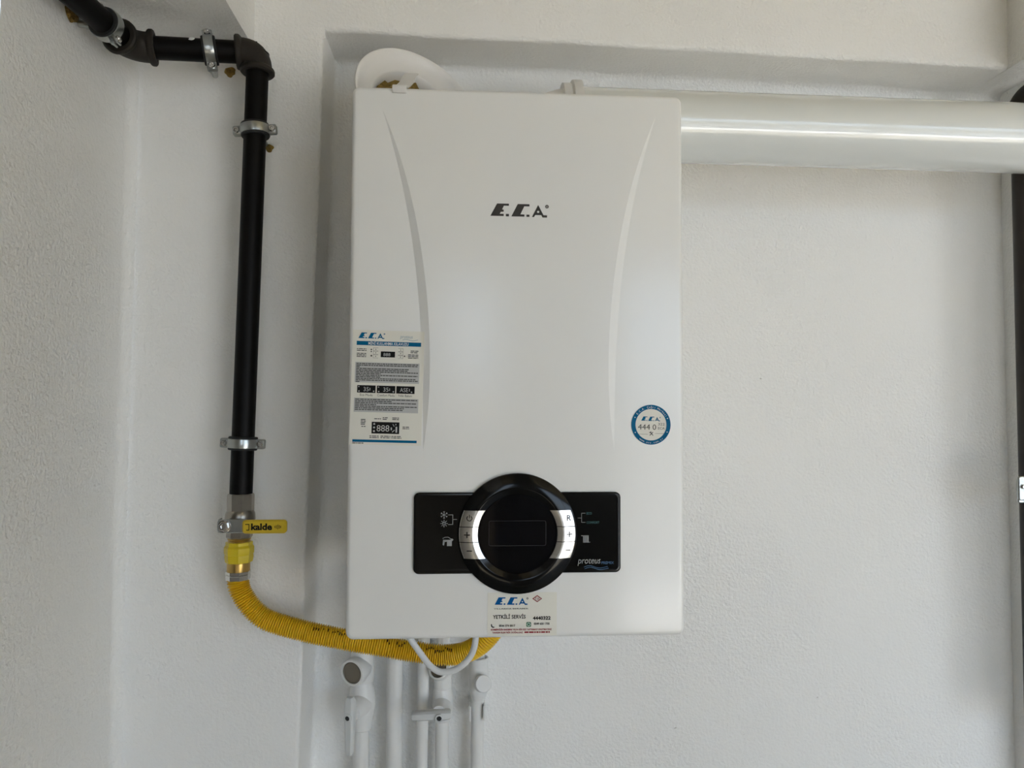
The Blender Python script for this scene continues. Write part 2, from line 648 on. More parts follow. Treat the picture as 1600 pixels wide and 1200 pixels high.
# right wall: short cheek beside the niche, then the glazed side of the room
rw = MB()
Y_CHEEK = 0.235
quad_grid(rw, (X_RIGHT, 0.32, 0), (X_RIGHT, Y_CHEEK, 0), (X_RIGHT, Y_CHEEK, Z_CEIL), (X_RIGHT, 0.32, Z_CEIL), 3, 6, 0.0006, 9)
quad_grid(rw, (X_RIGHT, Y_CHEEK, 0), (X_ROOM, Y_CHEEK, 0), (X_ROOM, Y_CHEEK, Z_CEIL), (X_RIGHT, Y_CHEEK, Z_CEIL), 2, 4)
struct('wall_right', rw, M['plaster'])
rw2 = MB()
rw2.box((X_ROOM, Y_REAR, 0), (X_ROOM + 0.04, Y_CHEEK, Z_CEIL))
struct('wall_right_room', rw2, M['taupe'])

# downstand beams beside the niche (the left one over the gas pipe)
bm = MB()
bm.box((X_LEFT - 0.02, Y_REAR, 2.030), (-0.3848, Y_PIER + 0.01, Z_CEIL), bevel=0)
struct('beam_left', bm, M['plaster'])
bm = MB()
bm.box((0.800, 0.10, 2.040), (X_RIGHT + 0.05, Y_PIER + 0.05, Z_CEIL))
struct('beam_right', bm, M['plaster'])

pier = MB()  # unseen pier, added behind the camera only to shade the left side
pier.box((0.04, -1.80, 0), (0.46, -1.50, Z_CEIL))
struct('added_shade_pier', pier, M['taupe'])
fl = MB()
fl.box((-1.0, Y_REAR - 0.05, -0.06), (X_ROOM + 0.05, 0.36, 0.0))
struct('floor', fl, M['floor'])
te = MB()
te.box((-1.5, -5.7, -0.10), (6.5, Y_REAR - 0.15, -0.02))
te.box((-1.5, -5.72, -0.10), (6.5, -5.60, 0.95))
struct('floor_terrace', te, M['terrace'])
cl = MB()
cl.box((-1.0, Y_REAR - 0.05, Z_CEIL), (X_ROOM + 0.05, 0.36, Z_CEIL + 0.06))
struct('ceiling', cl, M['ceiling'])
rear = MB()
edges = [-1.0] + [v for w in WINDOWS for v in w[:2]] + [X_ROOM + 0.05]
for k in range(0, len(edges), 2):
    rear.box((edges[k], Y_REAR - 0.15, 0), (edges[k + 1], Y_REAR, Z_CEIL))
for (wx0, wx1, wz0, wz1) in WINDOWS:
    rear.box((wx0, Y_REAR - 0.15, 0), (wx1, Y_REAR, wz0))
    rear.box((wx0, Y_REAR - 0.15, wz1), (wx1, Y_REAR, Z_CEIL))
struct('wall_rear', rear, M['taupe'])
for k, (wx0, wx1, wz0, wz1) in enumerate(WINDOWS):
    wf = thing('window_%d' % (k + 1), ((wx0 + wx1) / 2, Y_REAR, wz0), 'white framed glazing in the rear wall', 'window')
    del wf['category']
    wf['kind'] = 'structure'
    fr = MB()
    for x in (wx0, wx1 - 0.06) + (((wx0 + wx1) / 2 - 0.03,) if k else ()):
        fr.box((x, Y_REAR - 0.11, wz0), (x + 0.06, Y_REAR - 0.04, wz1))
    fr.box((wx0, Y_REAR - 0.11, wz0), (wx1, Y_REAR - 0.04, wz0 + 0.06))
    fr.box((wx0, Y_REAR - 0.11, wz1 - 0.06), (wx1, Y_REAR - 0.04, wz1))
    fr.build('window_frame', M['window_frame'], wf)

# ------------------------------------------------------------------ the boiler
BX, BZ0, BZ1 = 0.205, 1.215, 1.885          # half width, bottom, top of the front cover
CX = 0.0015                                   # symmetry axis of the pressed lines
_zo = [1.857, 1.8215, 1.7742, 1.731, 1.6839, 1.6369, 1.5862, 1.5279, 1.4892, 1.4429, 1.8576, 1.8264, 1.7815, 1.7289, 1.6806, 1.6286, 1.577, 1.5295, 1.4902, 1.4376]
_xo = [.1704, .1596, .1474, .1373, .1291, .1236, .1205, .1180, .1169, .1165, .1694, .1595, .1496, .1373, .1308, .1251, .1218, .1177, .1168, .1167]
PO = np.polyfit(np.array(_zo) - 1.65, _xo, 4)
ZT, ZB = 1.857, 1.440
_zw = np.array([1.8255, 1.778, 1.73, 1.68, 1.63, 1.58, 1.54, 1.50, 1.465])
_ww = np.array([.0034, .0062, .0082, .0104, .0108, .0108, .0094, .0069, .0038])
QW = np.polyfit(_zw - 1.65, _ww / ((ZT - _zw) * (_zw - ZB)), 2)


def lens(z):
    """outer and inner half-width of the pressed crescents at height z"""
    zz = min(max(z, ZB), ZT)
    xo = float(np.polyval(PO, zz - 1.65))
    w = float(np.polyval(QW, zz - 1.65)) * (ZT - zz) * (zz - ZB)
    return xo, xo - max(w, 0.0)


def raise_h(z):
    xo, xi = lens(z)
    return 0.36 * (xo - xi)


def face_h(x, z):
    if z >= ZT or z <= ZB:
        return 0.0
    xo, xi = lens(z)
    d = abs(x - CX)
    if d >= xo:
        return 0.0
    h = raise_h(z)
    return h if d <= xi else h * (xo - d) / max(1e-6, xo - xi)


boiler = thing('combi_boiler', (0, 0.14, BZ0), 'white wall-hung combi boiler with black control panel in the niche', 'boiler')

cov = MB()
RCOR = 0.0095
IN = RCOR
# pressed front: strips with their own edges so that the creases stay crisp
zs = sorted(set([BZ0 + IN, BZ1 - IN, ZB, ZT] + [ZB + (ZT - ZB) * k / 60 for k in range(61)] + [BZ0 + IN + (ZB - BZ0 - IN) * k / 4 for k in range(5)]))
strips = []
for side in (-1, 1):
    def col_out(z, s=side):
        return (s * (BX - IN), 0.0)

    def col_o(z, s=side):
        return (CX + s * lens(z)[0], 0.0)

    def col_i(z, s=side):
        return (CX + s * lens(z)[1], -raise_h(z))
    strips += [(col_out, col_o, 4), (col_o, col_i, 3)]
strips.append((lambda z: (CX - lens(z)[1], -raise_h(z)), lambda z: (CX + lens(z)[1], -raise_h(z)), 8))
for (fa, fb, nn) in strips:
    vs, fs = [], []
    for z in zs:
        (xa, ya), (xb, yb) = fa(z), fb(z)
        for i in range(nn + 1):
            t = i / nn
            vs.append((xa + (xb - xa) * t, ya + (yb - ya) * t, z))
    for j in range(len(zs) - 1):
        for i in range(nn):
            k = j * (nn + 1) + i
            fs.append((k, k + 1, k + nn + 2, k + nn + 1))
    cov.add(vs, fs)
# rounded border and sides of the cover
loops = []
RE = 0.0055
for (ins, y) in [(IN, 0.0)] + [(RE * (1 - math.sin(a)), RE * (1 - math.cos(a))) for a in [k / 6 * PI / 2 for k in range(7)]] + [(0, 0.04), (0, 0.075), (0.004, 0.08), (0.02, 0.08), (0.02, 0.012)]:
    loops.append([(p[0], y, p[1]) for p in rrect(-BX + ins, BX - ins, BZ0 + ins, BZ1 - ins, max(RCOR - ins, 1e-5), 6)])
cov.loops(loops)
cov.build('front_cover', M['enamel'], boiler, 25)

ch = MB()
ch.rbox((-0.196, 0.075, 1.238), (0.196, 0.285, 1.835), 0.006)
ch.build('chassis', M['chassis'], boiler)
br = MB()
br.box((-0.15, 0.283, 1.77), (0.15, 0.302, 1.81))
br.build('wall_bracket', M['zinc'], boiler)
for (x, r) in ((-0.2286 + 0.04, 0.012), (-0.1625, 0.012), (-0.126, 0.011), (-0.098, 0.011), (-0.0434, 0.011)):
    pass


def on_face(cx, cz, rot=0.0, off=0.0004):
    c, s = math.cos(rot), math.sin(rot)

    def fn(x, y):
        X, Z = cx + x * c - y * s, cz + x * s + y * c
        return (X, -face_h(X, Z) - off, Z)
    return fn


lg = MB()
eca_logo(lg, on_face(0, 0), -0.0354, 1.7262, 0.0697)
lg.build('brand_lettering', M['logo_dark'], boiler, 0)

# ---- control panel: glossy black plate with dial, six metal buttons and a display
PCX, PCZ = -0.0007, 1.3405
cp = MB()
loops = []
for (ins, y) in ((0, 0.001), (0, -0.0028), (0.0006, -0.0036), (0.0018, -0.0040), (0.0045, -0.0036)):
    loops.append([(p[0], y, p[1]) for p in rrect(-0.1252 + ins, 0.1250 - ins, 1.2930 + ins, 1.3898 - ins, 0.0065 - ins * 0.8, 8)])
cp.loops(loops, None, False, True)
panel = cp.build('control_panel', M['black_gloss'], boiler, 35, label='glossy black control panel with round dial')

RING = [(0.0722, -0.001), (0.0722, 0.0040), (0.0717, 0.0050), (0.0705, 0.0055), (0.0660, 0.0072), (0.0600, 0.0087), (0.0562, 0.0092), (0.0545, 0.0092), (0.0535, 0.0088), (0.0475, 0.0066), (0.0468, 0.0052), (0.0460, 0.0048)]


def ring_h(r):
    rr = [p[0] for p in RING[1:]][::-1]
    hh = [p[1] for p in RING[1:]][::-1]
    return float(np.interp(r, rr, hh))


dial = MB()
dial.lathe((PCX, 0, PCZ), (0, -1, 0), RING, 96, False, False)
dial.build('dial_ring', M['black_gloss'], panel, 40)
dg_ = MB()
dg_.lathe((PCX, 0, PCZ), (0, -1, 0), [(0.0474, 0.002), (0.0474, 0.0050), (0.0466, 0.0055)], 72, False, True)
dg_.build('display_glass', M['glass_black'], panel, 20)


def on_glass(off):
    return lambda x, y: (x, -0.0055 - off, y)


dw = MB()
dw.flat([rrect(-0.0351, 0.0333, 1.3265, 1.3557, 0.002, 4)], on_glass(0.0002))
dw.build('display_window', M['display'], panel, 0)
dl = MB()
dl.flat([rrect(-0.0354, 0.0336, 1.3262, 1.3560, 0.0023, 4), rrect(-0.0351, 0.0333, 1.3265, 1.3557, 0.002, 4)[::-1]], on_glass(0.0003))
dl.build('display_outline', M['frame_line'], panel, 0)

RO, RK, RI = 0.0703, 0.0545, 0.0478
BH = [(RO, 0.0060), (RO - 0.0006, 0.0066), (0.0665, 0.0079), (0.0600, 0.0096), (RK + 0.0004, 0.0104), (RK - 0.0006, 0.0102), (RI + 0.0004, 0.0080), (RI, 0.0074)]


def button_h(r):
    return float(np.interp(r, [p[0] for p in BH][::-1], [p[1] for p in BH][::-1]))


for side in (-1, 1):
    for (za, zb) in ((0.0092, 0.0283), (-0.0090, 0.0084), (-0.0288, -0.0098)):
        b = MB()
        NR = 10
        vs, fs = [], []
        cols = [(RO, 0.002)] + BH + [(RI, 0.003)]
        for j in range(-1, NR + 2):
            z = za + (zb - za) * min(max(j, 0), NR) / NR
            for (r, h) in cols:
                hh = h if 0 <= j <= NR else 0.003
                vs.append((PCX + side * math.sqrt(r * r - z * z), -hh, PCZ + z))
        nc = len(cols)
        for j in range(NR + 2):
            for i in range(nc - 1):
                k = j * nc + i
                fs.append((k, k + 1, k + nc + 1, k + nc) if side < 0 else (k, k + nc, k + nc + 1, k + 1))
        b.add(vs, fs)
        b.build('button', M['silver'], panel, 22)


def on_buttons(x, y):
    r = math.hypot(x - PCX, y - PCZ)
    return (x, -button_h(r) - 0.0003, y)


LB, RB = -0.0603, 0.0605


def symbol(*strokes, w=0.0011):
    mb = MB()
    for st in strokes:
        stroke2(mb, on_buttons, st, w)
    return mb


for sx in (LB, RB):
    px_, pz = sx + (-0.0012 if sx < 0 else 0.0012), PCZ - 0.0005
    symbol([(px_ - 0.0031, pz), (px_ + 0.0031, pz)], [(px_, pz - 0.0031), (px_, pz + 0.0031)], w=0.0012).build('plus_symbol', M['print_black'], panel, 0)
    mx_ = sx + (0.0018 if sx < 0 else -0.0008)
    symbol([(mx_ - 0.0028, PCZ - 0.0195), (mx_ + 0.0028, PCZ - 0.0195)], w=0.0011).build('minus_symbol', M['print_black'], panel, 0)
mb = symbol([(LB + 0.0016, PCZ + 0.0198), (LB + 0.0016, PCZ + 0.0232)], w=0.0008)
ring2(mb, on_buttons, LB + 0.0016, PCZ + 0.0192, 0.0026, 0.0035, 24, 130, 410)
mb.build('power_symbol', M['print_black'], panel, 0)
mb = MB()
write(mb, on_buttons, 'R', 0.0098, RB + 0.0002, PCZ + 0.0158, bold=0.0001)
mb.build('reset_letter', M['print_black'], panel, 0)


def on_panel(x, y):
    return (x, -0.0043, y)


ic = MB()
# snowflake and sun with bracket
for k in range(6):
    a = k * PI / 3 + PI / 6
    c, s = math.cos(a), math.sin(a)
    ox, oz = -0.0890, 1.3632
    stroke2(ic, on_panel, [(ox, oz), (ox + 0.0042 * c, oz + 0.0042 * s)], 0.0006)
    for t in (-0.6, 0.6):
        stroke2(ic, on_panel, [(ox + 0.0027 * c, oz + 0.0027 * s), (ox + 0.0027 * c + 0.0015 * math.cos(a + t), oz + 0.0027 * s + 0.0015 * math.sin(a + t))], 0.0005)
ic.build('snowflake_icon', M['icon_grey'], panel, 0)
ic = MB()
for k in range(8):
    a = k * PI / 4
    c, s = math.cos(a), math.sin(a)
    stroke2(ic, on_panel, [(-0.0890 + 0.0014 * c, 1.3530 + 0.0014 * s), (-0.0890 + 0.0042 * c, 1.3530 + 0.0042 * s)], 0.0007)
ring2(ic, on_panel, -0.0890, 1.3530, 0.0009, 0.0018, 20)
ic.build('sun_icon', M['icon_grey'], panel, 0)
ic = MB()
stroke2(ic, on_panel, [(-0.0838, 1.3633), (-0.0786, 1.3633), (-0.0786, 1.3518), (-0.0838, 1.3518)], 0.0006)
stroke2(ic, on_panel, [(-0.0786, 1.3578), (-0.0738, 1.3578)], 0.0006)
ic.build('bracket_line', M['icon_grey'], panel, 0)
ic = MB()
# tap
ic.flat([[(-0.0853, 1.3262), (-0.0795, 1.3262), (-0.0795, 1.3318), (-0.0775, 1.3338), (-0.0795, 1.3352), (-0.0812, 1.3338), (-0.0900, 1.3338), (-0.0905, 1.3275), (-0.0888, 1.3268), (-0.0880, 1.3310), (-0.0853, 1.3315)]], on_panel)
stroke2(ic, on_panel, [(-0.0903, 1.3352), (-0.0880, 1.3366), (-0.0840, 1.3368), (-0.0805, 1.3346)], 0.0008)
ic.build('tap_icon', M['icon_grey'], panel, 0)
ic = MB()
# right bracket and radiator
stroke2(ic, on_panel, [(0.0815, 1.3645), (0.0770, 1.3645), (0.0770, 1.3535), (0.0815, 1.3535)], 0.0005)
stroke2(ic, on_panel, [(0.0770, 1.3588), (0.0725, 1.3588)], 0.0005)
ic.build('bracket_line', M['icon_grey'], panel, 0)
ic = MB()
for k in range(4):
    stroke2(ic, on_panel, [(0.0795 + k * 0.0018, 1.3296), (0.0795 + k * 0.0018, 1.3374)], 0.0013)
stroke2(ic, on_panel, [(0.0768, 1.3374), (0.0855, 1.3374)], 0.0007)
stroke2(ic, on_panel, [(0.0790, 1.3296), (0.0872, 1.3296)], 0.0007)
ic.build('radiator_icon', M['icon_grey'], panel, 0)
ic = MB()
write(ic, on_panel, 'proteus', 0.0112, 0.0722, 1.3040, 'LEFT', 0.0, 0.22, 1.0, 0.0280)
ic.build('model_lettering', M['icon_grey'], panel, 0)
ic = MB()
write(ic, on_panel, 'ECO', 0.0042, 0.0830, 1.3628, 'LEFT', width=0.0062)
write(ic, on_panel, 'COMFORT', 0.0042, 0.0830, 1.3518, 'LEFT', width=0.0155)
ic.build('mode_lettering', M['icon_teal'], panel, 0)
ic = MB()
write(ic, on_panel, 'PREMIX', 0.0046, 0.1010, 1.3032, 'LEFT', width=0.0150)
for dz in (0.0, -0.0020):
    stroke2(ic, on_panel, [(0.0800 + k * 0.0026 + (0.001 if dz else 0), 1.2998 + dz + 0.0013 * math.sin(k * 0.62) * (1.5 - k * 0.08)) for k in range(12)], 0.0006)
ic.build('model_lettering', M['icon_blue'], panel, 0)

# ---- instruction sticker on the left
SA = on_face(-0.15875, 1.5155, -0.022, 0.0004)
SAp = on_face(-0.15875, 1.5155, -0.022, 0.0007)
SAq = on_face(-0.15875, 1.5155, -0.022, 0.0010)
HW, HH = 0.0430, 0.0690


def sheet(name, fn_top, hw, hh, m, parent, **kw):
    mb = MB()
    nx, nz = 24, 8
    vs, fs = [], []
    for j in range(nz + 1):
        for i in range(nx + 1):
            vs.append(fn_top(-hw + 2 * hw * i / nx, -hh + 2 * hh * j / nz))
    for j in range(nz):
        for i in range(nx):
            k = j * (nx + 1) + i
            fs.append((k, k + 1, k + nx + 2, k + nx + 1))
    mb.add(vs, fs)
    edge = [k for k in range(nx + 1)] + [j * (nx + 1) + nx for j in range(1, nz + 1)] + [nz * (nx + 1) + i for i in range(nx - 1, -1, -1)] + [j * (nx + 1) for j in range(nz - 1, 0, -1)]
    base = len(mb.v)
    for k in edge:
        x, y, z = mb.v[k]
        mb.v.append((x, y + 0.0006, z))
    ne = len(edge)
    for i in range(ne):
        j = (i + 1) % ne
        mb.f.append((edge[j], edge[i], base + i, base + j))
    return mb.build(name, m, parent, 30, **kw)


stA = sheet('instruction_sticker', SA, HW, HH, M['sticker'], boiler, label='white instruction sticker with blue header and small print')
p = MB()
eca_logo(p, SAp, -0.0362, 0.0588, 0.0310)
p.build('brand_lettering', M['print_blue'], stA, 0)
p = MB()
rect2(p, SAp, -0.0380, 0.0505, 0.0392, 0.0555)
p.build('header_band', M['print_blue'], stA, 0)
p = MB()
rect2(p, SAp, -0.0392, -0.0660, 0.0375, -0.0630)
p.build('footer_band', M['print_blue'], stA, 0)
p = MB()
write(p, SAq, 'MİNİ KULLANMA KILAVUZU', 0.0046, 0, 0.0514, width=0.0480, bold=0.00008)
p.build('header_text', M['print_white'], stA, 0)
p = MB()
write(p, SAp, 'proteus', 0.0058, 0.0138, 0.0602, 'LEFT', shear=0.2, width=0.0150)
stroke2(p, SAp, [(0.0170 + k * 0.0018, 0.0582 + 0.0008 * math.sin(k * 0.7)) for k in range(11)], 0.0006)
p.build('model_text', M['print_blue'] if False else mat('pale_blue_print', (0.30, 0.40, 0.46), 0.5), stA, 0)
for (z0, z1) in ((0.0055, 0.0300), (-0.0300, -0.0130)):
    p = MB()
    rect2(p, SAp, -0.0388, z0, 0.0380, z1)
    p.build('text_block', M['sticker_grey'], stA, 0)
p = MB()
fine_lines(p, SAq, -0.0375, 0.0365, 0.0288, 0.00198, 12, 0.00115, {2: 0.06, 3: 0.86, 4: 0.83, 6: 0.40, 8: 0.40, 11: 0.06, 9: 0.97})
fine_lines(p, SAq, -0.0375, 0.0365, -0.0142, 0.00205, 7, 0.00115, {1: 0.60, 3: 0.34, 5: 0.79, 6: 0.77})
fine_lines(p, SAq, -0.0390, -0.0250, -0.0668, 0.002, 1, 0.0010)
p.build('fine_print', M['print_grey'], stA, 0, kind='stuff')
p = MB()
# key diagram captions
for (x0, x1, zt, n_) in ((-0.0375, -0.0260, 0.0465, 2), (-0.0375, -0.0262, 0.0410, 3), (0.0268, 0.0362, 0.0455, 2), (0.0240, 0.0362, 0.0408, 3)):
    fine_lines(p, SAp, x0, x1, zt, 0.0019, n_, 0.0010)
for (cx, zt, n_, w_) in ((-0.0270, -0.0385, 4, 0.006), (-0.0265, -0.0468, 1, 0.005), (-0.0100, -0.0372, 1, 0.008), (-0.0010, -0.0358, 2, 0.006), (0.0115, -0.0358, 2, 0.008), (-0.0135, -0.0580, 2, 0.011), (0.0000, -0.0580, 2, 0.012), (0.0130, -0.0580, 2, 0.012), (0.0240, -0.0465, 2, 0.008)):
    fine_lines(p, SAp, cx - w_ / 2, cx + w_ / 2, zt, 0.0019, n_, 0.0010)
for side in (-1, 1):
    for k in range(3):
        x0, z0 = side * 0.0120, 0.0355 + k * 0.0042
        x1 = side * 0.0178
        stroke2(p, SAp, [(x0, z0), (x1, z0), (x1, z0 + 0.0038), (x0, z0 + 0.0038)], 0.00025)
        disc2(p, SAp, (x0 + x1) / 2, z0 + 0.0019, 0.0006, 8)
disc2(p, SAp, -0.0200, 0.0380, 0.0011, 10)
disc2(p, SAp, -0.0203, 0.0455, 0.0009, 10)
disc2(p, SAp, -0.0203, 0.0430, 0.0008, 10)
disc2(p, SAp, 0.0197, 0.0385, 0.0009, 10)
for (txt, cx) in (('Eco Modu', -0.0245), ('Comfort Modu', -0.0010), ('Yıllık Bakım', 0.0218)):
    write(p, SAp, txt, 0.0042, cx, -0.0108, width=0.0150 if txt[0] == 'E' else (0.0205 if txt[0] == 'C' else 0.0165))
p.build('captions', M['print_grey'], stA, 0, kind='stuff')
p = MB()
for (x0, z0, x1_, z1) in [(-0.0088, 0.0366, 0.0082, 0.0436), (-0.0168, -0.0555, 0.0162, -0.0415)] + [(cx - 0.0111, -0.0068, cx + 0.0109, 0.0022) for cx in (-0.0245, -0.0010, 0.0222)]:
    p = MB()
    rect2(p, SAp, x0, z0, x1_, z1)
    p.build('display_picture', M['print_black'], stA, 0)
p = MB()
write(p, SAq, '888', 0.0052, -0.0015, 0.0381, width=0.0085)
p.build('display_digits', M['lcd_white'], stA, 0)
for (txt, cx, w_) in (('35', -0.0248, 0.0062), ('35', -0.0013, 0.0062), ('ASE', 0.0205, 0.0100)):
    p = MB()
    write(p, SAq, txt, 0.0072, cx, -0.0049, width=w_)
    for (dx, dz, r) in ((-0.0088, 0.0004, 0.0007), (-0.0085, -0.0050, 0.0009), (0.0090, -0.0048, 0.0009)):
        if txt == 'ASE' and dx < 0:
            continue
        disc2(p, SAq, cx + dx, dz, r, 8)
    rect2(p, SAq, cx + w_ / 2 + 0.0010, -0.0040, cx + w_ / 2 + 0.0018, -0.0008)
    p.build('display_digits', M['lcd_white'], stA, 0)
p = MB()
write(p, SAq, '888', 0.0110, -0.0032, -0.0528, width=0.0150)
rect2(p, SAq, 0.0118, -0.0538, 0.0138, -0.0468)
rect2(p, SAq, 0.0060, -0.0510, 0.0074, -0.0478)
stroke2(p, SAq, [(0.0080, -0.0532), (0.0104, -0.0510)], 0.0009)
stroke2(p, SAq, [(0.0085, -0.0440), (0.0100, -0.0465)], 0.0007)
disc2(p, SAq, 0.0120, -0.0442, 0.0008, 8)
for z in (-0.0440, -0.0482, -0.0526):
    disc2(p, SAq, -0.0138, z, 0.0012, 8)
p.build('display_digits', M['lcd_white'], stA, 0)

# ---- service sticker under the dial
SBc = (0.00555, 1.2436)
SB, SBp = on_face(*SBc, -0.004, 0.0004), on_face(*SBc, -0.004, 0.0007)
SBq = on_face(*SBc, -0.004, 0.0010)
stB = sheet('service_sticker', SB, 0.0418, 0.0258, M['sticker'], boiler, label='white service sticker with blue lettering and phone numbers')
# local size 83.6 x 51.6 mm, origin in its centre
p = MB()
eca_logo(p, SBp, -0.0333, 0.0112, 0.0395, ring=False)
p.build('brand_lettering', M['print_royal'], stB, 0)
p = MB()
write(p, SBp, 'YILLARCA BERABER', 0.0022, -0.0135, 0.0058, width=0.0415)
write(p, SBp, 'YETKİLİ SERVİS', 0.0062, -0.0155, -0.0052, bold=0.00012, width=0.0395)
write(p, SBp, '4440322', 0.0056, 0.0237, -0.0068, bold=0.00022, width=0.0215)
write(p, SBp, '0544 374 0017', 0.0034, -0.0182, -0.0148, bold=0.00012, width=0.0195)
write(p, SBp, '0549 650 1705', 0.0034, 0.0237, -0.0127, bold=0.00012, width=0.0190)
k = 0.0395 / 1084
ring2(p, SBp, -0.0333 + 1082 * k, 0.0112 + 205 * k, 0.0006, 0.0012, 16)
stroke2(p, SBp, [(-0.0370, -0.0120), (-0.0368, -0.0140), (-0.0355, -0.0152), (-0.0340, -0.0152)], 0.0011)
p.build('black_lettering', M['print_black'], stB, 0)
p = MB()
dia = [(0.0180, 0.0225), (0.0240, 0.0183), (0.0180, 0.0141), (0.0120, 0.0183)]
dib = [(0.0180, 0.0213), (0.0224, 0.0183), (0.0180, 0.0153), (0.0136, 0.0183)]
p.flat([dia, dib], SBp)
write(p, SBp, 'TSE', 0.0038, 0.0180, 0.0170, width=0.0066)
p.build('standards_mark', M['print_red'], stB, 0)
p = MB()
write(p, SBp, 'KOMBİNİZİN BAKIMINI YILDA BİR KEZ YAPTIRMAYI UNUTMAYINIZ', 0.0026, -0.0010, -0.0192, bold=0.0001, width=0.0735)
write(p, SBp, 'YANGIN ELEKTRİK DOĞALGAZ', 0.0026, -0.0175, -0.0226, bold=0.0001, width=0.0370)
fine_lines(p, SBp, 0.0028, 0.0335, -0.0207, 0.002, 1, 0.0018)
p.build('red_lettering', M['print_red'], stB, 0)
p = MB()
p.flat([rrect(0.0050, 0.0108, -0.0152, -0.0095, 0.0012, 4)], SBp)
p.build('green_icon', M['print_green'], stB, 0)
p = MB()
ring2(p, SBq, 0.0079, -0.0123, 0.0014, 0.0020, 20)
p.build('speech_bubble', M['print_white'], stB, 0)

# ---- round hotline sticker
SC = on_face(0.1637, 1.4718, -0.02, 0.0004)
SCp = on_face(0.1637, 1.4718, -0.02, 0.0007)
SCq = on_face(0.1637, 1.4718, -0.02, 0.0010)
p = MB()
p.lathe((0.1637, 0, 1.4718), (0, -1, 0), [(0.0247, 0.0), (0.0247, 0.0004)], 64, False, True)
stC = p.build('hotline_sticker', M['sticker'], boiler, 30, label='round white and blue hotline sticker')
p = MB()
ring2(p, SCp, 0, 0, 0.0193, 0.0245, 64)
eca_logo(p, SCp, -0.0124, 0.0046, 0.0236)
p.build('blue_ring', M['print_blue'], stC, 0)
p = MB()
write_arc(p, SCq, 'E.C.A. Çağrı Merkezi', 0.0034, 0.0206, 87, 5.9)
write_arc(p, SCq, 'www.eca.com.tr', 0.0034, 0.0231, -88, 5.9, inside=True)
for a in (157, 22, 207, -23):
    ca, sa = 0.0219 * math.cos(math.radians(a)), 0.0219 * math.sin(math.radians(a))
    p.flat([[(ca + (0.0010 if k % 2 == 0 else 0.00045) * math.sin(k * PI / 5), sa + (0.0010 if k % 2 == 0 else 0.00045) * math.cos(k * PI / 5)) for k in range(10)]], SCq)
p.build('white_lettering', M['print_white'], stC, 0)
p = MB()
write(p, SCp, '444', 0.0096, -0.0086, -0.0062, width=0.0150)
write(p, SCp, '0', 0.0096, 0.0042, -0.0062, width=0.0044)
write(p, SCp, '322', 0.0044, 0.0128, -0.0006, width=0.0080)
write(p, SCp, 'ECA', 0.0044, 0.0128, -0.0056, width=0.0082)
stroke2(p, SCp, [(-0.0012, -0.0130), (0.0024, -0.0092)], 0.0009)
stroke2(p, SCp, [(0.0026, -0.0130), (-0.0008, -0.0092)], 0.0009)
stroke2(p, SCp, [(-0.0016, -0.0098), (0.0002, -0.0088)], 0.0010)
stroke2(p, SCp, [(-0.0155, -0.0118), (-0.0040, -0.0118)], 0.0003)
stroke2(p, SCp, [(0.0050, -0.0106), (0.0160, -0.0106)], 0.0003)
p.build('grey_lettering', M['print_grey'], stC, 0)

# ------------------------------------------------------------------ flue
flue = thing('flue_pipe', (0.03, 0.137, 1.835), 'white glossy flue pipe running right from behind the boiler top', 'flue pipe')
FZ, FR = 1.900, 0.0503
p = MB()
p.lathe((0.085, 0.137, FZ + 0.0015), (1, 0, -0.0042), [(FR, 0), (FR, 0.40), (FR, 0.78)], 64, True, True)
p.build('horizontal_pipe', M['flue'], flue, 40)
p = MB()
ex = []
for k in range(13):
    a = k / 12 * PI / 2
    ex.append((0.088 - 0.055 * math.sin(a), 0.137, FZ - 0.055 + 0.055 * math.cos(a)))
p.tube([(0.094, 0.137, FZ)] + ex + [(0.033, 0.137, 1.8352)], 0.0500, 40, True, up=(0, 1, 0))
p.build('elbow', M['white_plastic'], flue, 50)
p = MB()
p.lathe((0.068, 0.137, FZ), (1, 0, 0), [(0.050, 0), (0.0558, 0.001), (0.0562, 0.012), (0.0600, 0.0145), (0.0602, 0.0270), (0.0525, 0.0275)], 64, True, True)
p.build('socket_collar', M['white_plastic'], flue, 40)

# ------------------------------------------------------------------ loose wall rosette lying on the boiler
ros_n = Vector((0.475, -0.806, 0.352)).normalized()
ros_c = Vector((-0.1344, 0.160, 1.9333))
ros = thing('wall_rosette', (ros_c.x, ros_c.y, 1.836), 'round white plastic wall rosette lying tilted on the boiler top', 'rosette')
p = MB()
RR = 0.0985
p.lathe(ros_c, ros_n, [(0.064, -0.056), (0.0655, -0.030), (0.074, -0.019), (0.088, -0.013), (0.094, -0.008), (RR - 0.0012, -0.004), (RR, 0.000), (RR - 0.0005, 0.002), (RR - 0.0030, 0.0018), (0.092, -0.003), (0.086, -0.0085), (0.0735, -0.0125), (0.0700, -0.0115), (0.0680, -0.0125), (0.0640, -0.024), (0.0615, -0.056)], 72, False, False)
p.build('flange', M['white_plastic'], ros, 50)
p = MB()
rnd = random.Random(4)
e1 = ros_n.orthogonal().normalized()
e2_ = ros_n.cross(e1)
vs, fs = [ros_c - ros_n * 0.024], []
for k in range(1, 11):
    for i in range(36):
        a = 2 * PI * i / 36
        vs.append(ros_c + (e1 * math.cos(a) + e2_ * math.sin(a)) * (0.0630 * k / 10) - ros_n * (0.023 + rnd.uniform(-0.006, 0.006)))
for i in range(36):
    fs.append((0, 1 + i, 1 + (i + 1) % 36))
for k in range(9):
    for i in range(36):
        j = (i + 1) % 36
        fs.append((1 + k * 36 + i, 1 + k * 36 + j, 37 + k * 36 + j, 37 + k * 36 + i))
p.add(vs, fs)
p.build('foam_filling', M['foam'], ros, 0, label='crumbly yellow foam inside the rosette')
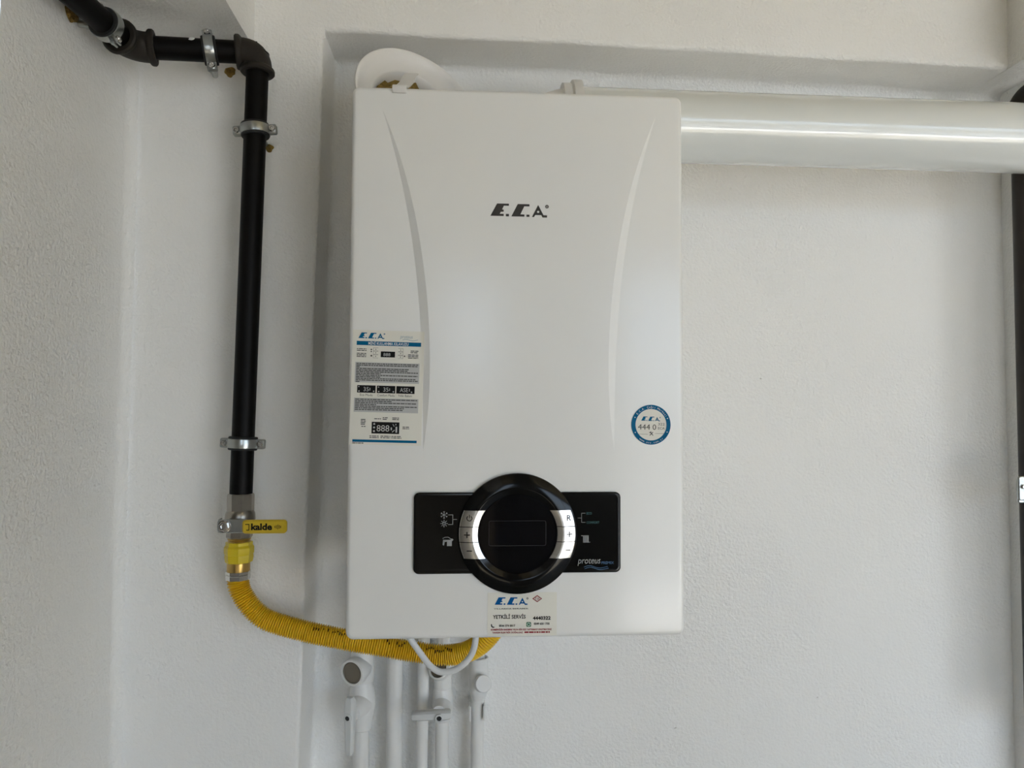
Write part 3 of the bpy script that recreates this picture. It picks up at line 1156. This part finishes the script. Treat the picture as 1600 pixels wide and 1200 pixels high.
# tongue that hangs over the front edge of the boiler
p = MB()
path = [(-0.1440, 0.135, 1.9660), (-0.1445, 0.110, 1.9510), (-0.1455, 0.075, 1.9260), (-0.1465, 0.036, 1.9030), (-0.1470, 0.012, 1.8900), (-0.1472, -0.0005, 1.8864), (-0.1474, -0.0030, 1.8825), (-0.1476, -0.0028, 1.8765)]
path = spline(path, 5)
wd = Vector((1, -0.1, -0.05)).normalized()
loops = []
npth = len(path)
for i, q in enumerate(path):
    t = (path[min(i + 1, npth - 1)] - path[max(i - 1, 0)]).normalized()
    nn = wd.cross(t).normalized()
    hw = 0.0098 - 0.0012 * i / npth
    th = 0.0011
    loops.append([q + wd * s * hw + nn * u * th for (s, u) in ((-1, -0.6), (-0.9, -1), (0.9, -1), (1, -0.6), (1, 0.6), (0.9, 1), (-0.9, 1), (-1, 0.6))])
p.loops(loops, None, True, True)
p.build('hook_tongue', M['white_plastic'], ros, 40)

# ------------------------------------------------------------------ gas pipe
PR = 0.0154
gx1, gx0 = Vector((-0.3640, 0.155, 1.9985)), Vector((-0.3765, 0.155, 1.3700))
gl = Vector((-0.5235, 0.119, 1.9835))
gfar = Vector((-0.5235 - 0.0087 * 8, 0.119 - 0.0785 * 8, 1.9835))
gas = thing('gas_pipe', (gx0.x, 0.155, gx0.z), 'black steel gas pipe bent around the corner left of the boiler', 'gas pipe')
p = MB()
p.cyl(gx1, gx0, PR, 32)
p.build('riser', M['black_pipe'], gas, 40)
p = MB()
p.cyl(gx1, gl, PR, 32)
p.build('crosspiece', M['black_pipe'], gas, 40)
p = MB()
p.cyl(gl, gfar, PR, 32)
p.build('wall_run', M['black_pipe'], gas, 40)


def elbow(c, d1, d2, parent, leg=0.029, r=0.0198):
    d1, d2 = Vector(d1).normalized(), Vector(d2).normalized()
    p = MB()
    path = [c + d1 * leg]
    b = 0.024
    for k in range(11):
        t = k / 10
        path.append((c + d1 * b) * (1 - t) ** 2 + c * 2 * t * (1 - t) * 1.0 + (c + d2 * b) * t ** 2 + (c - c))
    path.append(c + d2 * leg)
    p.tube(path, r, 32, True)
    for d in (d1, d2):
        p.lathe(c + d * (leg - 0.006), d, [(r - 0.001, -0.003), (r + 0.003, 0.0), (r + 0.0040, 0.002), (r + 0.0040, 0.0055), (r + 0.0022, 0.0075), (r - 0.003, 0.0077)], 32, False, False)
    return p.build('elbow', M['iron'], parent, 40)


elbow(gx1, gl - gx1, gx0 - gx1, gas)
elbow(gl, gx1 - gl, gfar - gl, gas)
p = MB()
fleck_c = gx1 + (gl - gx1) * 0.518
p.lathe(fleck_c + Vector((0, -PR * 0.70, PR * 0.66)), (0, -0.73, 0.68), [(0.0050, -0.0006), (0.0048, 0.0006), (0.0015, 0.0009)], 14, False, True)
p.build('paint_fleck', M['print_white'], gas, 40)


def clamp(pos, axis, n, label, rod, tilt=0.0, rod_dir=None):
    """two-piece pipe clamp: band, rubber lining, ears with screws, threaded rod to the wall"""
    a, n = Vector(axis).normalized(), Vector(n).normalized()
    s = a.cross(n).normalized()
    n = s.cross(a).normalized()
    mt = Matrix.Translation(Vector(pos)) @ Matrix((s, n, a)).transposed().to_4x4()   # local x = ears, y = out of wall, z = along pipe
    if tilt:
        mt = mt @ Matrix.Rotation(tilt, 4, 'Y')
    rs = Vector(pos)
    t = thing('pipe_clamp', rs - n * rod, label, 'pipe clamp', 'zinc clamps on the black gas pipe')
    inv = mt

    def L(x, y, z):
        return inv @ Vector((x, y, z))
    ax = (inv.to_3x3() @ Vector((0, 0, 1)))
    p = MB()
    p.lathe(L(0, 0, -0.0065), ax, [(0.0190, 0.0), (0.0204, 0.0005), (0.0208, 0.003), (0.0208, 0.010), (0.0204, 0.0125), (0.0190, 0.013)], 40, False, False)
    p.build('band', M['zinc'], t, 30)
    p = MB()
    p.lathe(L(0, 0, -0.0095), ax, [(PR - 0.0005, 0), (0.0188, 0.0002), (0.0196, 0.0015), (0.0196, 0.0175), (0.0188, 0.0188), (PR - 0.0005, 0.019)], 40, False, False)
    p.build('rubber_lining', M['rubber'], t, 30)
    for sd in (-1, 1):
        e = MB()
        for (y0, y1) in ((0.0012, 0.0040), (-0.0040, -0.0012)):
            e.rbox((min(sd * 0.0185, sd * 0.0305), y0, -0.0068), (max(sd * 0.0185, sd * 0.0305), y1, 0.0068), 0.0025, mt)
        ear = e.build('ear', M['zinc'], t, 30)
        c = MB()
        o = inv.to_3x3() @ Vector((0, 1, 0))
        c.lathe(L(sd * 0.0248, -0.006, 0), o, [(0.0022, 0), (0.0022, 0.010), (0.0046, 0.0101), (0.0047, 0.0122), (0.0038, 0.0138), (0.0022, 0.0139), (0.0015, 0.0128)], 16, True, True)
        c.build('screw', M['chrome'], ear, 30)
    p = MB()
    d = -n if rod_dir is None else Vector(rod_dir).normalized()
    p.cyl(rs + d * 0.0185, rs + d * rod, 0.0042, 14)
    p.lathe(rs + d * 0.019, d, [(0.0065, 0), (0.0065, 0.006)], 6, True, True)
    p.build('threaded_rod', M['zinc'], t, 30)
    return t


def on_riser(z):
    t = (gx1.z - z) / (gx1.z - gx0.z)
    return gx1.lerp(gx0, t)


riser_dir = gx1 - gx0
clamp(on_riser(1.886), riser_dir, (0, -1, 0), 'zinc pipe clamp on the riser just below the bend', Y_PIER - 0.155, tilt=-0.10)
clamp(on_riser(1.4415), riser_dir, (0, -1, 0), 'zinc pipe clamp on the riser above the yellow valve lever', Y_PIER - 0.155, tilt=0.02)
cpos = gx1 + (gl - gx1) * ((0.4265 - 0.364) / (0.5235 - 0.364))
clamp(cpos, gx1 - gl, (0, -1, 0.10), 'zinc pipe clamp on the short horizontal pipe beside the upper bend', 0.062, tilt=-0.07)
wpos = gl + (gfar - gl) * 0.088
clamp(wpos, gl - gfar, (1, 0, 0.55), 'zinc pipe clamp at the top left where the pipe meets the left wall', 0.034, rod_dir=(-1, 0, 0))


def foam_blob(pos, n, r, label, seed):
    rnd = random.Random(seed)
    n = Vector(n)
    e1 = n.orthogonal().normalized()
    e2 = n.cross(e1)
    p = MB()
    pos = Vector(pos)
    vs, fs = [pos + n * 0.002], []
    K, S = 4, 22
    raw = [rnd.uniform(0.6, 1.25) for _ in range(S)]
    jag = [(raw[i - 1] + 2 * raw[i] + raw[(i + 1) % S]) / 4 for i in range(S)]
    for k in range(1, K + 1):
        for i in range(S):
            a = 2 * PI * i / S
            rr = r * k / K * jag[i]
            vs.append(pos + (e1 * math.cos(a) + e2 * math.sin(a)) * rr + n * (0.0004 if k == K else rnd.uniform(0.001, 0.0045)))
    for i in range(S):
        fs.append((0, 1 + i, 1 + (i + 1) % S))
    for k in range(K - 1):
        for i in range(S):
            j = (i + 1) % S
            fs.append((1 + k * S + i, 1 + k * S + j, 1 + (k + 1) * S + j, 1 + (k + 1) * S + i))
    p.add(vs, fs)
    o = p.build('foam_residue', M['foam'], None, 60)
    o['label'], o['category'] = label, 'foam'
    return o


foam_blob((-0.4190, Y_PIER, 1.9925), (0, -1, 0), 0.0085, 'crumbly yellow foam residue on the wall under the pipe bend', 3)
foam_blob((-0.3597, Y_PIER, 1.8798), (0, -1, 0), 0.0062, 'small yellow foam residue right of the riser under the clamp', 5)
foam_blob((X_LEFT + 0.0012, 0.046, 1.9890), (1, 0, 0), 0.017, 'yellow foam residue on the left wall behind the pipe', 8)

# ------------------------------------------------------------------ gas valve
VX, VY = -0.3770, 0.155
gv = thing('gas_valve', (VX, VY, 1.254), 'nickel gas ball valve with yellow lever below the black pipe', 'valve')
p = MB()
p.lathe((VX + 0.0004, VY, 1.3485), (0, 0, 1), [(0.0182, -0.001), (0.0182, 0.021), (0.0172, 0.0232), (0.0150, 0.0235)], 8, True, True, twist=PI / 8)
p.lathe((VX, VY, 1.3260), (0, 0, 1), [(0.0165, 0), (0.0196, 0.004), (0.0206, 0.011), (0.0200, 0.018), (0.0178, 0.023)], 32, True, True)
p.lathe((VX - 0.0006, VY, 1.3105), (0, 0, 1), [(0.0160, 0), (0.0176, 0.002), (0.0176, 0.017)], 8, True, True, twist=PI / 8)
p.build('valve_body', M['nickel'], gv, 25)
p = MB()
p.cyl((VX - 0.004, VY, 1.3335), (VX - 0.006, 0.112, 1.3335), 0.0075, 20)
p.build('stem', M['nickel'], gv, 30)
p = MB()
hub = [(-0.3925, 0.1265), (-0.3925, 0.1135), (-0.3780, 0.1125), (-0.3690, 0.1150), (-0.3560, 0.1150)]
loops = []
for (x, y) in hub:
    loops.append([(x, y - 0.0012, 1.3245), (x, y - 0.0012, 1.3420), (x, y + 0.0014, 1.3420), (x, y + 0.0014, 1.3245)])
p.loops(loops, None, True, True)
p.rbox((-0.3935, 0.1112, 1.3240), (-0.3560, 0.1145, 1.3425), 0.005)
p.build('lever_bracket', M['zinc'], gv, 30)
p = MB()
p.lathe((-0.3838, 0.1118, 1.3335), (0, -1, 0), [(0.0085, 0), (0.0085, 0.0012), (0.0068, 0.0015)], 24, False, True)
p.lathe((-0.3838, 0.1103, 1.3335), (0, -1, 0), [(0.0066, 0), (0.0066, 0.0045), (0.0058, 0.0052), (0.0036, 0.0054), (0.0034, 0.0030)], 6, False, True)
p.build('nut', M['chrome'], gv, 30)
lv = MB()
lv.rbox((-0.3605, 0.1085, 1.3235), (-0.3022, 0.1165, 1.3415), 0.0045)
lever = lv.build('lever', M['yellow_lever'], gv, 35, label='yellow lever with black lettering')


def on_lever(x, y):
    return (x, 0.1081, y)


p = MB()
write(p, on_lever, 'kalde', 0.0118, -0.3485, 1.3288, 'LEFT', bold=0.00045, width=0.0275)
for (x0, w_) in ((-0.3555, 0.0046),):
    stroke2(p, on_lever, [(x0, 1.3360), (x0 + w_, 1.3360), (x0 + w_, 1.3285), (x0 + w_ * 0.3, 1.3285)], 0.0010)
for k in range(5):
    stroke2(p, on_lever, [(-0.3170 + k * 0.0019, 1.3325 - 0.0008 - 0.0008 * (2.5 - abs(k - 2))), (-0.3170 + k * 0.0019, 1.3325 + 0.0008 + 0.0008 * (2.5 - abs(k - 2)))], 0.0008)
p.build('lettering', M['print_black'], lever, 0)
p = MB()
p.lathe((VX - 0.0006, VY, 1.3045), (0, 0, 1), [(0.0150, 0), (0.0158, 0.001), (0.0146, 0.003), (0.0158, 0.005), (0.0150, 0.0065)], 32, True, True)
p.build('brass_thread', M['brass'], gv, 30)
p = MB()
p.lathe((VX - 0.0010, VY, 1.2640), (0, 0, 1), [(0.0150, 0), (0.0155, 0.002), (0.0155, 0.0145)], 32, True, True)
p.build('brass_nipple', M['brass'], gv, 30)
p = MB()
p.lathe((VX - 0.0006, VY, 1.2765), (0, 0, 1), [(0.0158, 0), (0.0180, 0.001), (0.0192, 0.008), (0.0188, 0.0115), (0.0198, 0.0135), (0.0198, 0.0215), (0.0178, 0.0245), (0.0180, 0.0285), (0.0156, 0.0295)], 8, True, True, twist=0.25)
p.build('sealing_tape', M['yellow_tape'], gv, 28)
p = MB()
p.lathe((VX - 0.0014, VY, 1.2525), (0, 0, 1), [(0.0145, 0), (0.0165, 0.0012), (0.0168, 0.0070), (0.0158, 0.0080), (0.0170, 0.0090), (0.0168, 0.0125), (0.0150, 0.0130)], 8, True, True, twist=PI / 8)
p.build('union_nut', M['chrome'], gv, 25)

# ------------------------------------------------------------------ yellow gas hose
hose_ctrl = [(-0.3786, 0.155, 1.2560), (-0.3770, 0.155, 1.2440), (-0.3718, 0.155, 1.2320), (-0.3630, 0.155, 1.2190), (-0.3480, 0.155, 1.2035), (-0.3290, 0.155, 1.1935), (-0.2826, 0.155, 1.1800), (-0.2332, 0.155, 1.1690), (-0.1729, 0.155, 1.1575), (-0.1325, 0.158, 1.1490), (-0.0928, 0.158, 1.1440), (-0.0600, 0.152, 1.1500), (-0.0340, 0.146, 1.1690), (-0.0180, 0.145, 1.1950), (-0.0120, 0.148, 1.2372)]
path = resample(spline(hose_ctrl, 12), 0.00066)
hose = thing('gas_hose', hose_ctrl[0], 'corrugated yellow gas hose curving under the boiler', 'hose')
rad = []
for i in range(len(path)):
    rad.append((0.0148, 0.0146, 0.0132, 0.0117, 0.0133)[i % 5])
p = MB()
p.tube(path, rad, 22, True, up=(0, -1, 0))
p.build('corrugated_sleeve', M['yellow_hose'], hose, 75)
# faded black print along the upper side of the sleeve
p = MB()
rnd = random.Random(11)
npath = len(path)
for (s0, s1) in ((0.30, 0.43), (0.52, 0.60), (0.64, 0.73)):
    i = int(s0 * npath)
    while i < s1 * npath:
        if i % 5 == 0 and rnd.random() < 0.75:
            t = (path[i + 1] - path[i - 1]).normalized()
            outv = (Vector((0, -0.72, 0.69)) - t * Vector((0, -0.72, 0.69)).dot(t)).normalized()
            side = t.cross(outv).normalized()
            a0 = rnd.uniform(-0.32, 0.05)
            a1 = a0 + rnd.uniform(0.12, 0.34)
            for (u0, u1) in ((a0, (a0 + a1) / 2), ((a0 + a1) / 2, a1)):
                vs = []
                for (dt, u) in ((-0.00075, u0), (0.00075, u0), (0.00075, u1), (-0.00075, u1)):
                    rr = 0.01482
                    vs.append(path[i] + t * dt + (outv * math.cos(u) + side * math.sin(u)) * rr)
                p.add(vs, [(0, 1, 2, 3)])
        i += 1
p.build('faded_print', M['print_black'], hose, 0, kind='stuff')

# ------------------------------------------------------------------ cable loop
p = MB()
cp_ = [(-0.1500, 0.100, 1.2420), (-0.1440, 0.095, 1.2060), (-0.1359, 0.09, 1.1900), (-0.1232, 0.09, 1.1715), (-0.1105, 0.09, 1.1547), (-0.0995, 0.09, 1.1462), (-0.0894, 0.09, 1.1443), (-0.0752, 0.09, 1.1474), (-0.0626, 0.09, 1.1563), (-0.0534, 0.09, 1.1687), (-0.0493, 0.09, 1.1853), (-0.0485, 0.095, 1.2100), (-0.0490, 0.100, 1.2420)]
p.tube(spline(cp_, 8), 0.0042, 14)
o = p.build('power_cable', M['cable'], None, 60)
o['label'], o['category'] = 'thin pale cable hanging in a loop under the boiler', 'cable'

# ------------------------------------------------------------------ water pipes below the boiler
WY = 0.268


def water_pipe(x_bot, x_top, r, label, y=WY, top=1.2375):
    t = thing('water_pipe', (x_bot, y, 0.0), label, 'water pipe', 'white water pipes under the boiler')
    p = MB()
    slope = (x_top - x_bot) / (1.2 - 0.94)
    p.cyl((x_bot - slope * 0.94, y, 0.0), (x_top + slope * (top - 1.2), y, top), r, 28)
    p.build('pipe', M['ppr'], t, 40)
    return t


# pipe with strainer cap and hanging lever
w1 = water_pipe(-0.2225, -0.2225, 0.0125, 'white water pipe with round taupe cap and a hanging lever')
x1 = -0.2215
p = MB()
p.lathe((x1, WY, 1.1000), (0, 0, 1), [(0.0135, -0.034), (0.0165, -0.030), (0.0175, -0.020), (0.0185, 0.0), (0.0178, 0.018), (0.0165, 0.022), (0.0165, 0.036), (0.0145, 0.038)], 32, True, True)
bdir = Vector((-0.42, -0.86, -0.05)).normalized()
bo = Vector((x1 + 0.0015, WY, 1.0935))
p.lathe(bo, bdir, [(0.0165, 0.0), (0.0185, 0.014), (0.0205, 0.018), (0.0210, 0.022), (0.0205, 0.030), (0.0192, 0.0315), (0.0165, 0.0315), (0.0165, 0.028)], 40, False, False)
p.build('strainer_body', M['ppr'], w1, 35)
p = MB()
p.lathe(bo, bdir, [(0.0166, 0.020), (0.0166, 0.0285), (0.0156, 0.0310), (0.0150, 0.0312), (0.0144, 0.0302), (0.0120, 0.0306)], 36, True, True)
p.build('strainer_cap', M['cap'], w1, 30, label='round taupe metal cap')
p = MB()
p.lathe((x1, WY, 1.0385), (0, 0, 1), [(0.0128, -0.042), (0.0155, -0.040), (0.0160, -0.028), (0.0175, -0.020), (0.0205, -0.005), (0.0208, 0.008), (0.0185, 0.022), (0.0160, 0.026), (0.0158, 0.040), (0.0135, 0.042)], 32, True, True)
sdir = Vector((-0.30, -0.95, 0.0)).normalized()
so = Vector((x1 + 0.002, WY, 1.0385))
p.lathe(so, sdir, [(0.0175, 0.008), (0.0160, 0.022), (0.0145, 0.036), (0.0130, 0.040)], 32, False, True)
p.build('valve_body', M['ppr'], w1, 40)
p = MB()
e = sdir.cross(Vector((0, 0, 1))).normalized()
tip = so + sdir * 0.046
for_m = Matrix((e * -1 if e.x < 0 else e, -sdir, Vector((0, 0, 1)))).transposed().to_4x4()
for_m.translation = tip
lp = []
prof = [(-0.060, 0.0042, 0.004), (-0.056, 0.0055, 0.0045), (-0.030, 0.0066, 0.005), (-0.006, 0.0074, 0.006), (0.006, 0.0078, 0.007), (0.018, 0.0070, 0.006), (0.024, 0.0045, 0.004)]
for (z, hw, th) in prof:
    lp.append([Vector((-hw, -th * 0.5, z)), Vector((-hw * 0.6, -th, z)), Vector((hw * 0.6, -th, z)), Vector((hw, -th * 0.5, z)), Vector((hw, th, z)), Vector((-hw, th, z))])
p.loops(lp, for_m, True, True)
p.build('lever', M['ppr_grey'], w1, 40)
p = MB()
p.lathe(tip + sdir * 0.004 + Vector((0, 0, -0.004)), sdir, [(0.0062, 0), (0.0062, 0.0045), (0.0054, 0.0050), (0.0036, 0.0050), (0.0034, 0.0020)], 24, False, False)
p.build('screw_boss', M['ppr_grey'], w1, 40)
p = MB()
p.lathe(tip + sdir * 0.005 + Vector((0, 0, -0.004)), sdir, [(0.0035, 0), (0.0035, 0.0030)], 16, False, True)
p.build('screw', M['dark_hole'], w1, 40)

for (xb, xt, r_, lab) in ((-0.1722, -0.1715, 0.0122, 'thick plain white water pipe between the two lever valves'), (-0.1295, -0.1265, 0.0092, 'slim plain white water pipe behind the horizontal lever')):
    p = MB()
    sl = (xt - xb) / 0.26
    p.cyl((xb - sl * 0.94, WY, 0.0), (xt + sl * 0.04, WY, 1.2375), r_, 28)
    o = p.build('water_pipe', M['ppr'], None, 40)
    o['label'], o['category'], o['group'] = lab, 'water pipe', 'white water pipes under the boiler'

# pipe with horizontal lever
w4 = water_pipe(-0.0985, -0.0975, 0.0102, 'white water pipe with a horizontal pale lever valve')
x4 = -0.0975
p = MB()
p.lathe((x4, WY, 1.0800), (0, 0, 1), [(0.0115, -0.026), (0.0140, -0.022), (0.0142, -0.008), (0.0150, 0.004), (0.0155, 0.020), (0.0140, 0.034), (0.0120, 0.036)], 32, True, True)
b4 = Vector((-0.22, -0.72, 0.45)).normalized()
o4 = Vector((x4, WY, 1.0800))
p.lathe(o4, b4, [(0.0120, 0.0), (0.0140, 0.014), (0.0155, 0.020), (0.0157, 0.026), (0.0140, 0.0275), (0.0128, 0.027), (0.0125, 0.020)], 32, False, False)
p.build('strainer_body', M['ppr'], w4, 40)
p = MB()
p.lathe(o4, b4, [(0.0126, 0.012), (0.0126, 0.0230), (0.0112, 0.0245)], 32, True, True)
p.build('strainer_cap', M['cap'], w4, 30, label='round taupe metal cap')
p = MB()
p.lathe((x4, WY, 1.0330), (0, 0, 1), [(0.0105, -0.026), (0.0130, -0.024), (0.0145, -0.014), (0.0162, 0.000), (0.0158, 0.012), (0.0140, 0.022), (0.0125, 0.028)], 32, True, True)
s4 = Vector((-0.10, -0.99, 0.02)).normalized()
so4 = Vector((x4, WY, 1.0340))
p.lathe(so4, s4, [(0.0150, 0.004), (0.0125, 0.020), (0.0112, 0.036), (0.0105, 0.040)], 28, False, True)
p.build('valve_body', M['ppr'], w4, 40)
p = MB()
t4 = so4 + s4 * 0.045
lp = []
for (x, hh, th) in ((-0.0400, 0.0045, 0.004), (-0.0380, 0.0062, 0.005), (-0.020, 0.0066, 0.0055), (-0.004, 0.0068, 0.0065), (0.008, 0.0072, 0.007), (0.0165, 0.0062, 0.006), (0.0185, 0.0045, 0.005)):
    zc = t4.z - 0.001 + x * 0.03
    lp.append([(t4.x + x, t4.y - th * 0.5, zc - hh), (t4.x + x, t4.y - th, zc - hh * 0.6), (t4.x + x, t4.y - th, zc + hh * 0.6), (t4.x + x, t4.y - th * 0.5, zc + hh), (t4.x + x, t4.y + th, zc + hh), (t4.x + x, t4.y + th, zc - hh)])
p.loops(lp, None, True, True)
p.build('lever', M['ppr_grey'], w4, 40)
p = MB()
sb4 = t4 + Vector((0.0010, -0.0050, -0.0025))
p.lathe(sb4, (0, -1, 0), [(0.0060, 0), (0.0060, 0.0045), (0.0052, 0.0050), (0.0038, 0.0050), (0.0036, 0.002)], 24, False, False)
p.build('screw_boss', M['ppr_grey'], w4, 40)
p = MB()
p.lathe(sb4, (0, -1, 0), [(0.0037, 0.0005), (0.0037, 0.0035)], 16, False, True)
p.build('screw', M['dark_hole'], w4, 40)

# pipe with check valve body
w5 = water_pipe(-0.0440, -0.0410, 0.0100, 'rightmost white water pipe with a bulky check valve body')
x5 = -0.0420
p = MB()
p.lathe((x5, WY - 0.004, 1.0700), (0, 0, 1), [(0.0102, -0.030), (0.0125, -0.024), (0.0145, -0.015), (0.0152, -0.006), (0.0150, 0.020), (0.0140, 0.024), (0.0152, 0.027), (0.0156, 0.034), (0.0138, 0.035), (0.0132, 0.031), (0.0105, 0.030)], 32, True, True)
b5 = Vector((0.15, -0.86, 0.30)).normalized()
p.lathe((x5 + 0.002, WY - 0.004, 1.0640), b5, [(0.0100, 0), (0.0112, 0.016), (0.0128, 0.020), (0.0128, 0.030), (0.0116, 0.0315)], 28, False, True)
p.build('check_valve', M['ppr'], w5, 40)
p = MB()
for sd in (-1, 1):
    p.rbox((x5 - 0.002 + sd * 0.0108 - 0.0016, WY - 0.016, 1.0110), (x5 - 0.002 + sd * 0.0108 + 0.0016, WY + 0.028, 1.0340), 0.001)
p.rbox((x5 - 0.014, WY + 0.010, 1.0110), (x5 + 0.010, WY + 0.030, 1.0340), 0.002)
p.build('wall_clip', M['ppr'], w5, 35)
p = MB()
p.lathe((-0.0395, 0.18, 1.2050), (0, 0, 1), [(0.010, 0), (0.0105, 0.004), (0.0105, 0.034)], 24, True, True)
o = p.build('relief_outlet', M['ppr_grey'], boiler, 40)

# ------------------------------------------------------------------ brown pipe at the right edge
rp = thing('brown_pipe', (0.8245, 0.213, 1.0), 'dark brown pipe in the corner at the right edge', 'pipe')
p = MB()
p.cyl((0.8245, 0.213, 1.0), (0.8240, 0.212, 1.955), 0.0140, 28)
p.build('riser', M['brown_pipe'], rp, 40)
p = MB()
c = Vector((0.8245, 0.212, 1.990))
ep = [c + Vector((0, 0, -0.036))] + [c + Vector((0, -0.026 * (1 - math.cos(k / 8 * PI / 2)), -0.026 + 0.026 * math.sin(k / 8 * PI / 2))) for k in range(9)] + [c + Vector((0, -0.045, 0))]
p.tube(ep, 0.0205, 28, True)
p.lathe(c + Vector((0, 0, -0.042)), (0, 0, 1), [(0.0195, 0), (0.0240, 0.001), (0.0240, 0.008), (0.0200, 0.010)], 28, False, False)
p.lathe(c + Vector((0, -0.040, 0)), (0, -1, 0), [(0.0195, 0), (0.0240, 0.001), (0.0240, 0.008), (0.0200, 0.010)], 28, False, False)
p.build('elbow', M['iron'], rp, 40)
p = MB()
p.cyl(c, c + Vector((0.0, -0.5, 0)), 0.0135, 28)
p.build('wall_run', M['brown_pipe'], rp, 40)

ctx = thing('pipe_clamp', (0.83, 0.2, 1.37), 'worn zinc clamp at the right edge low on the brown pipe', 'pipe clamp')
p = MB()
p.rbox((0.7935, 0.196, 1.3530), (0.8150, 0.200, 1.3900), 0.003)
p.rbox((0.7970, 0.202, 1.3480), (0.8120, 0.206, 1.3720), 0.003)
p.build('ear', M['zinc'], ctx, 30)
p = MB()
p.lathe((0.8238, 0.2138, 1.3640), (0.012, 0, 1), [(0.0150, 0), (0.0165, 0.001), (0.0165, 0.018), (0.0150, 0.019)], 32, False, False)
p.build('band', M['zinc'], ctx, 30)
p = MB()
p.lathe((0.8000, 0.197, 1.3740), (0, -1, 0), [(0.0035, 0), (0.0035, 0.003), (0.0025, 0.004)], 12, False, True)
p.build('screw', M['chrome'], ctx, 30)
p = MB()
p.cyl((0.836, 0.214, 1.373), (X_RIGHT + 0.004, 0.214, 1.373), 0.004, 12)
p.build('threaded_rod', M['zinc'], ctx, 30)
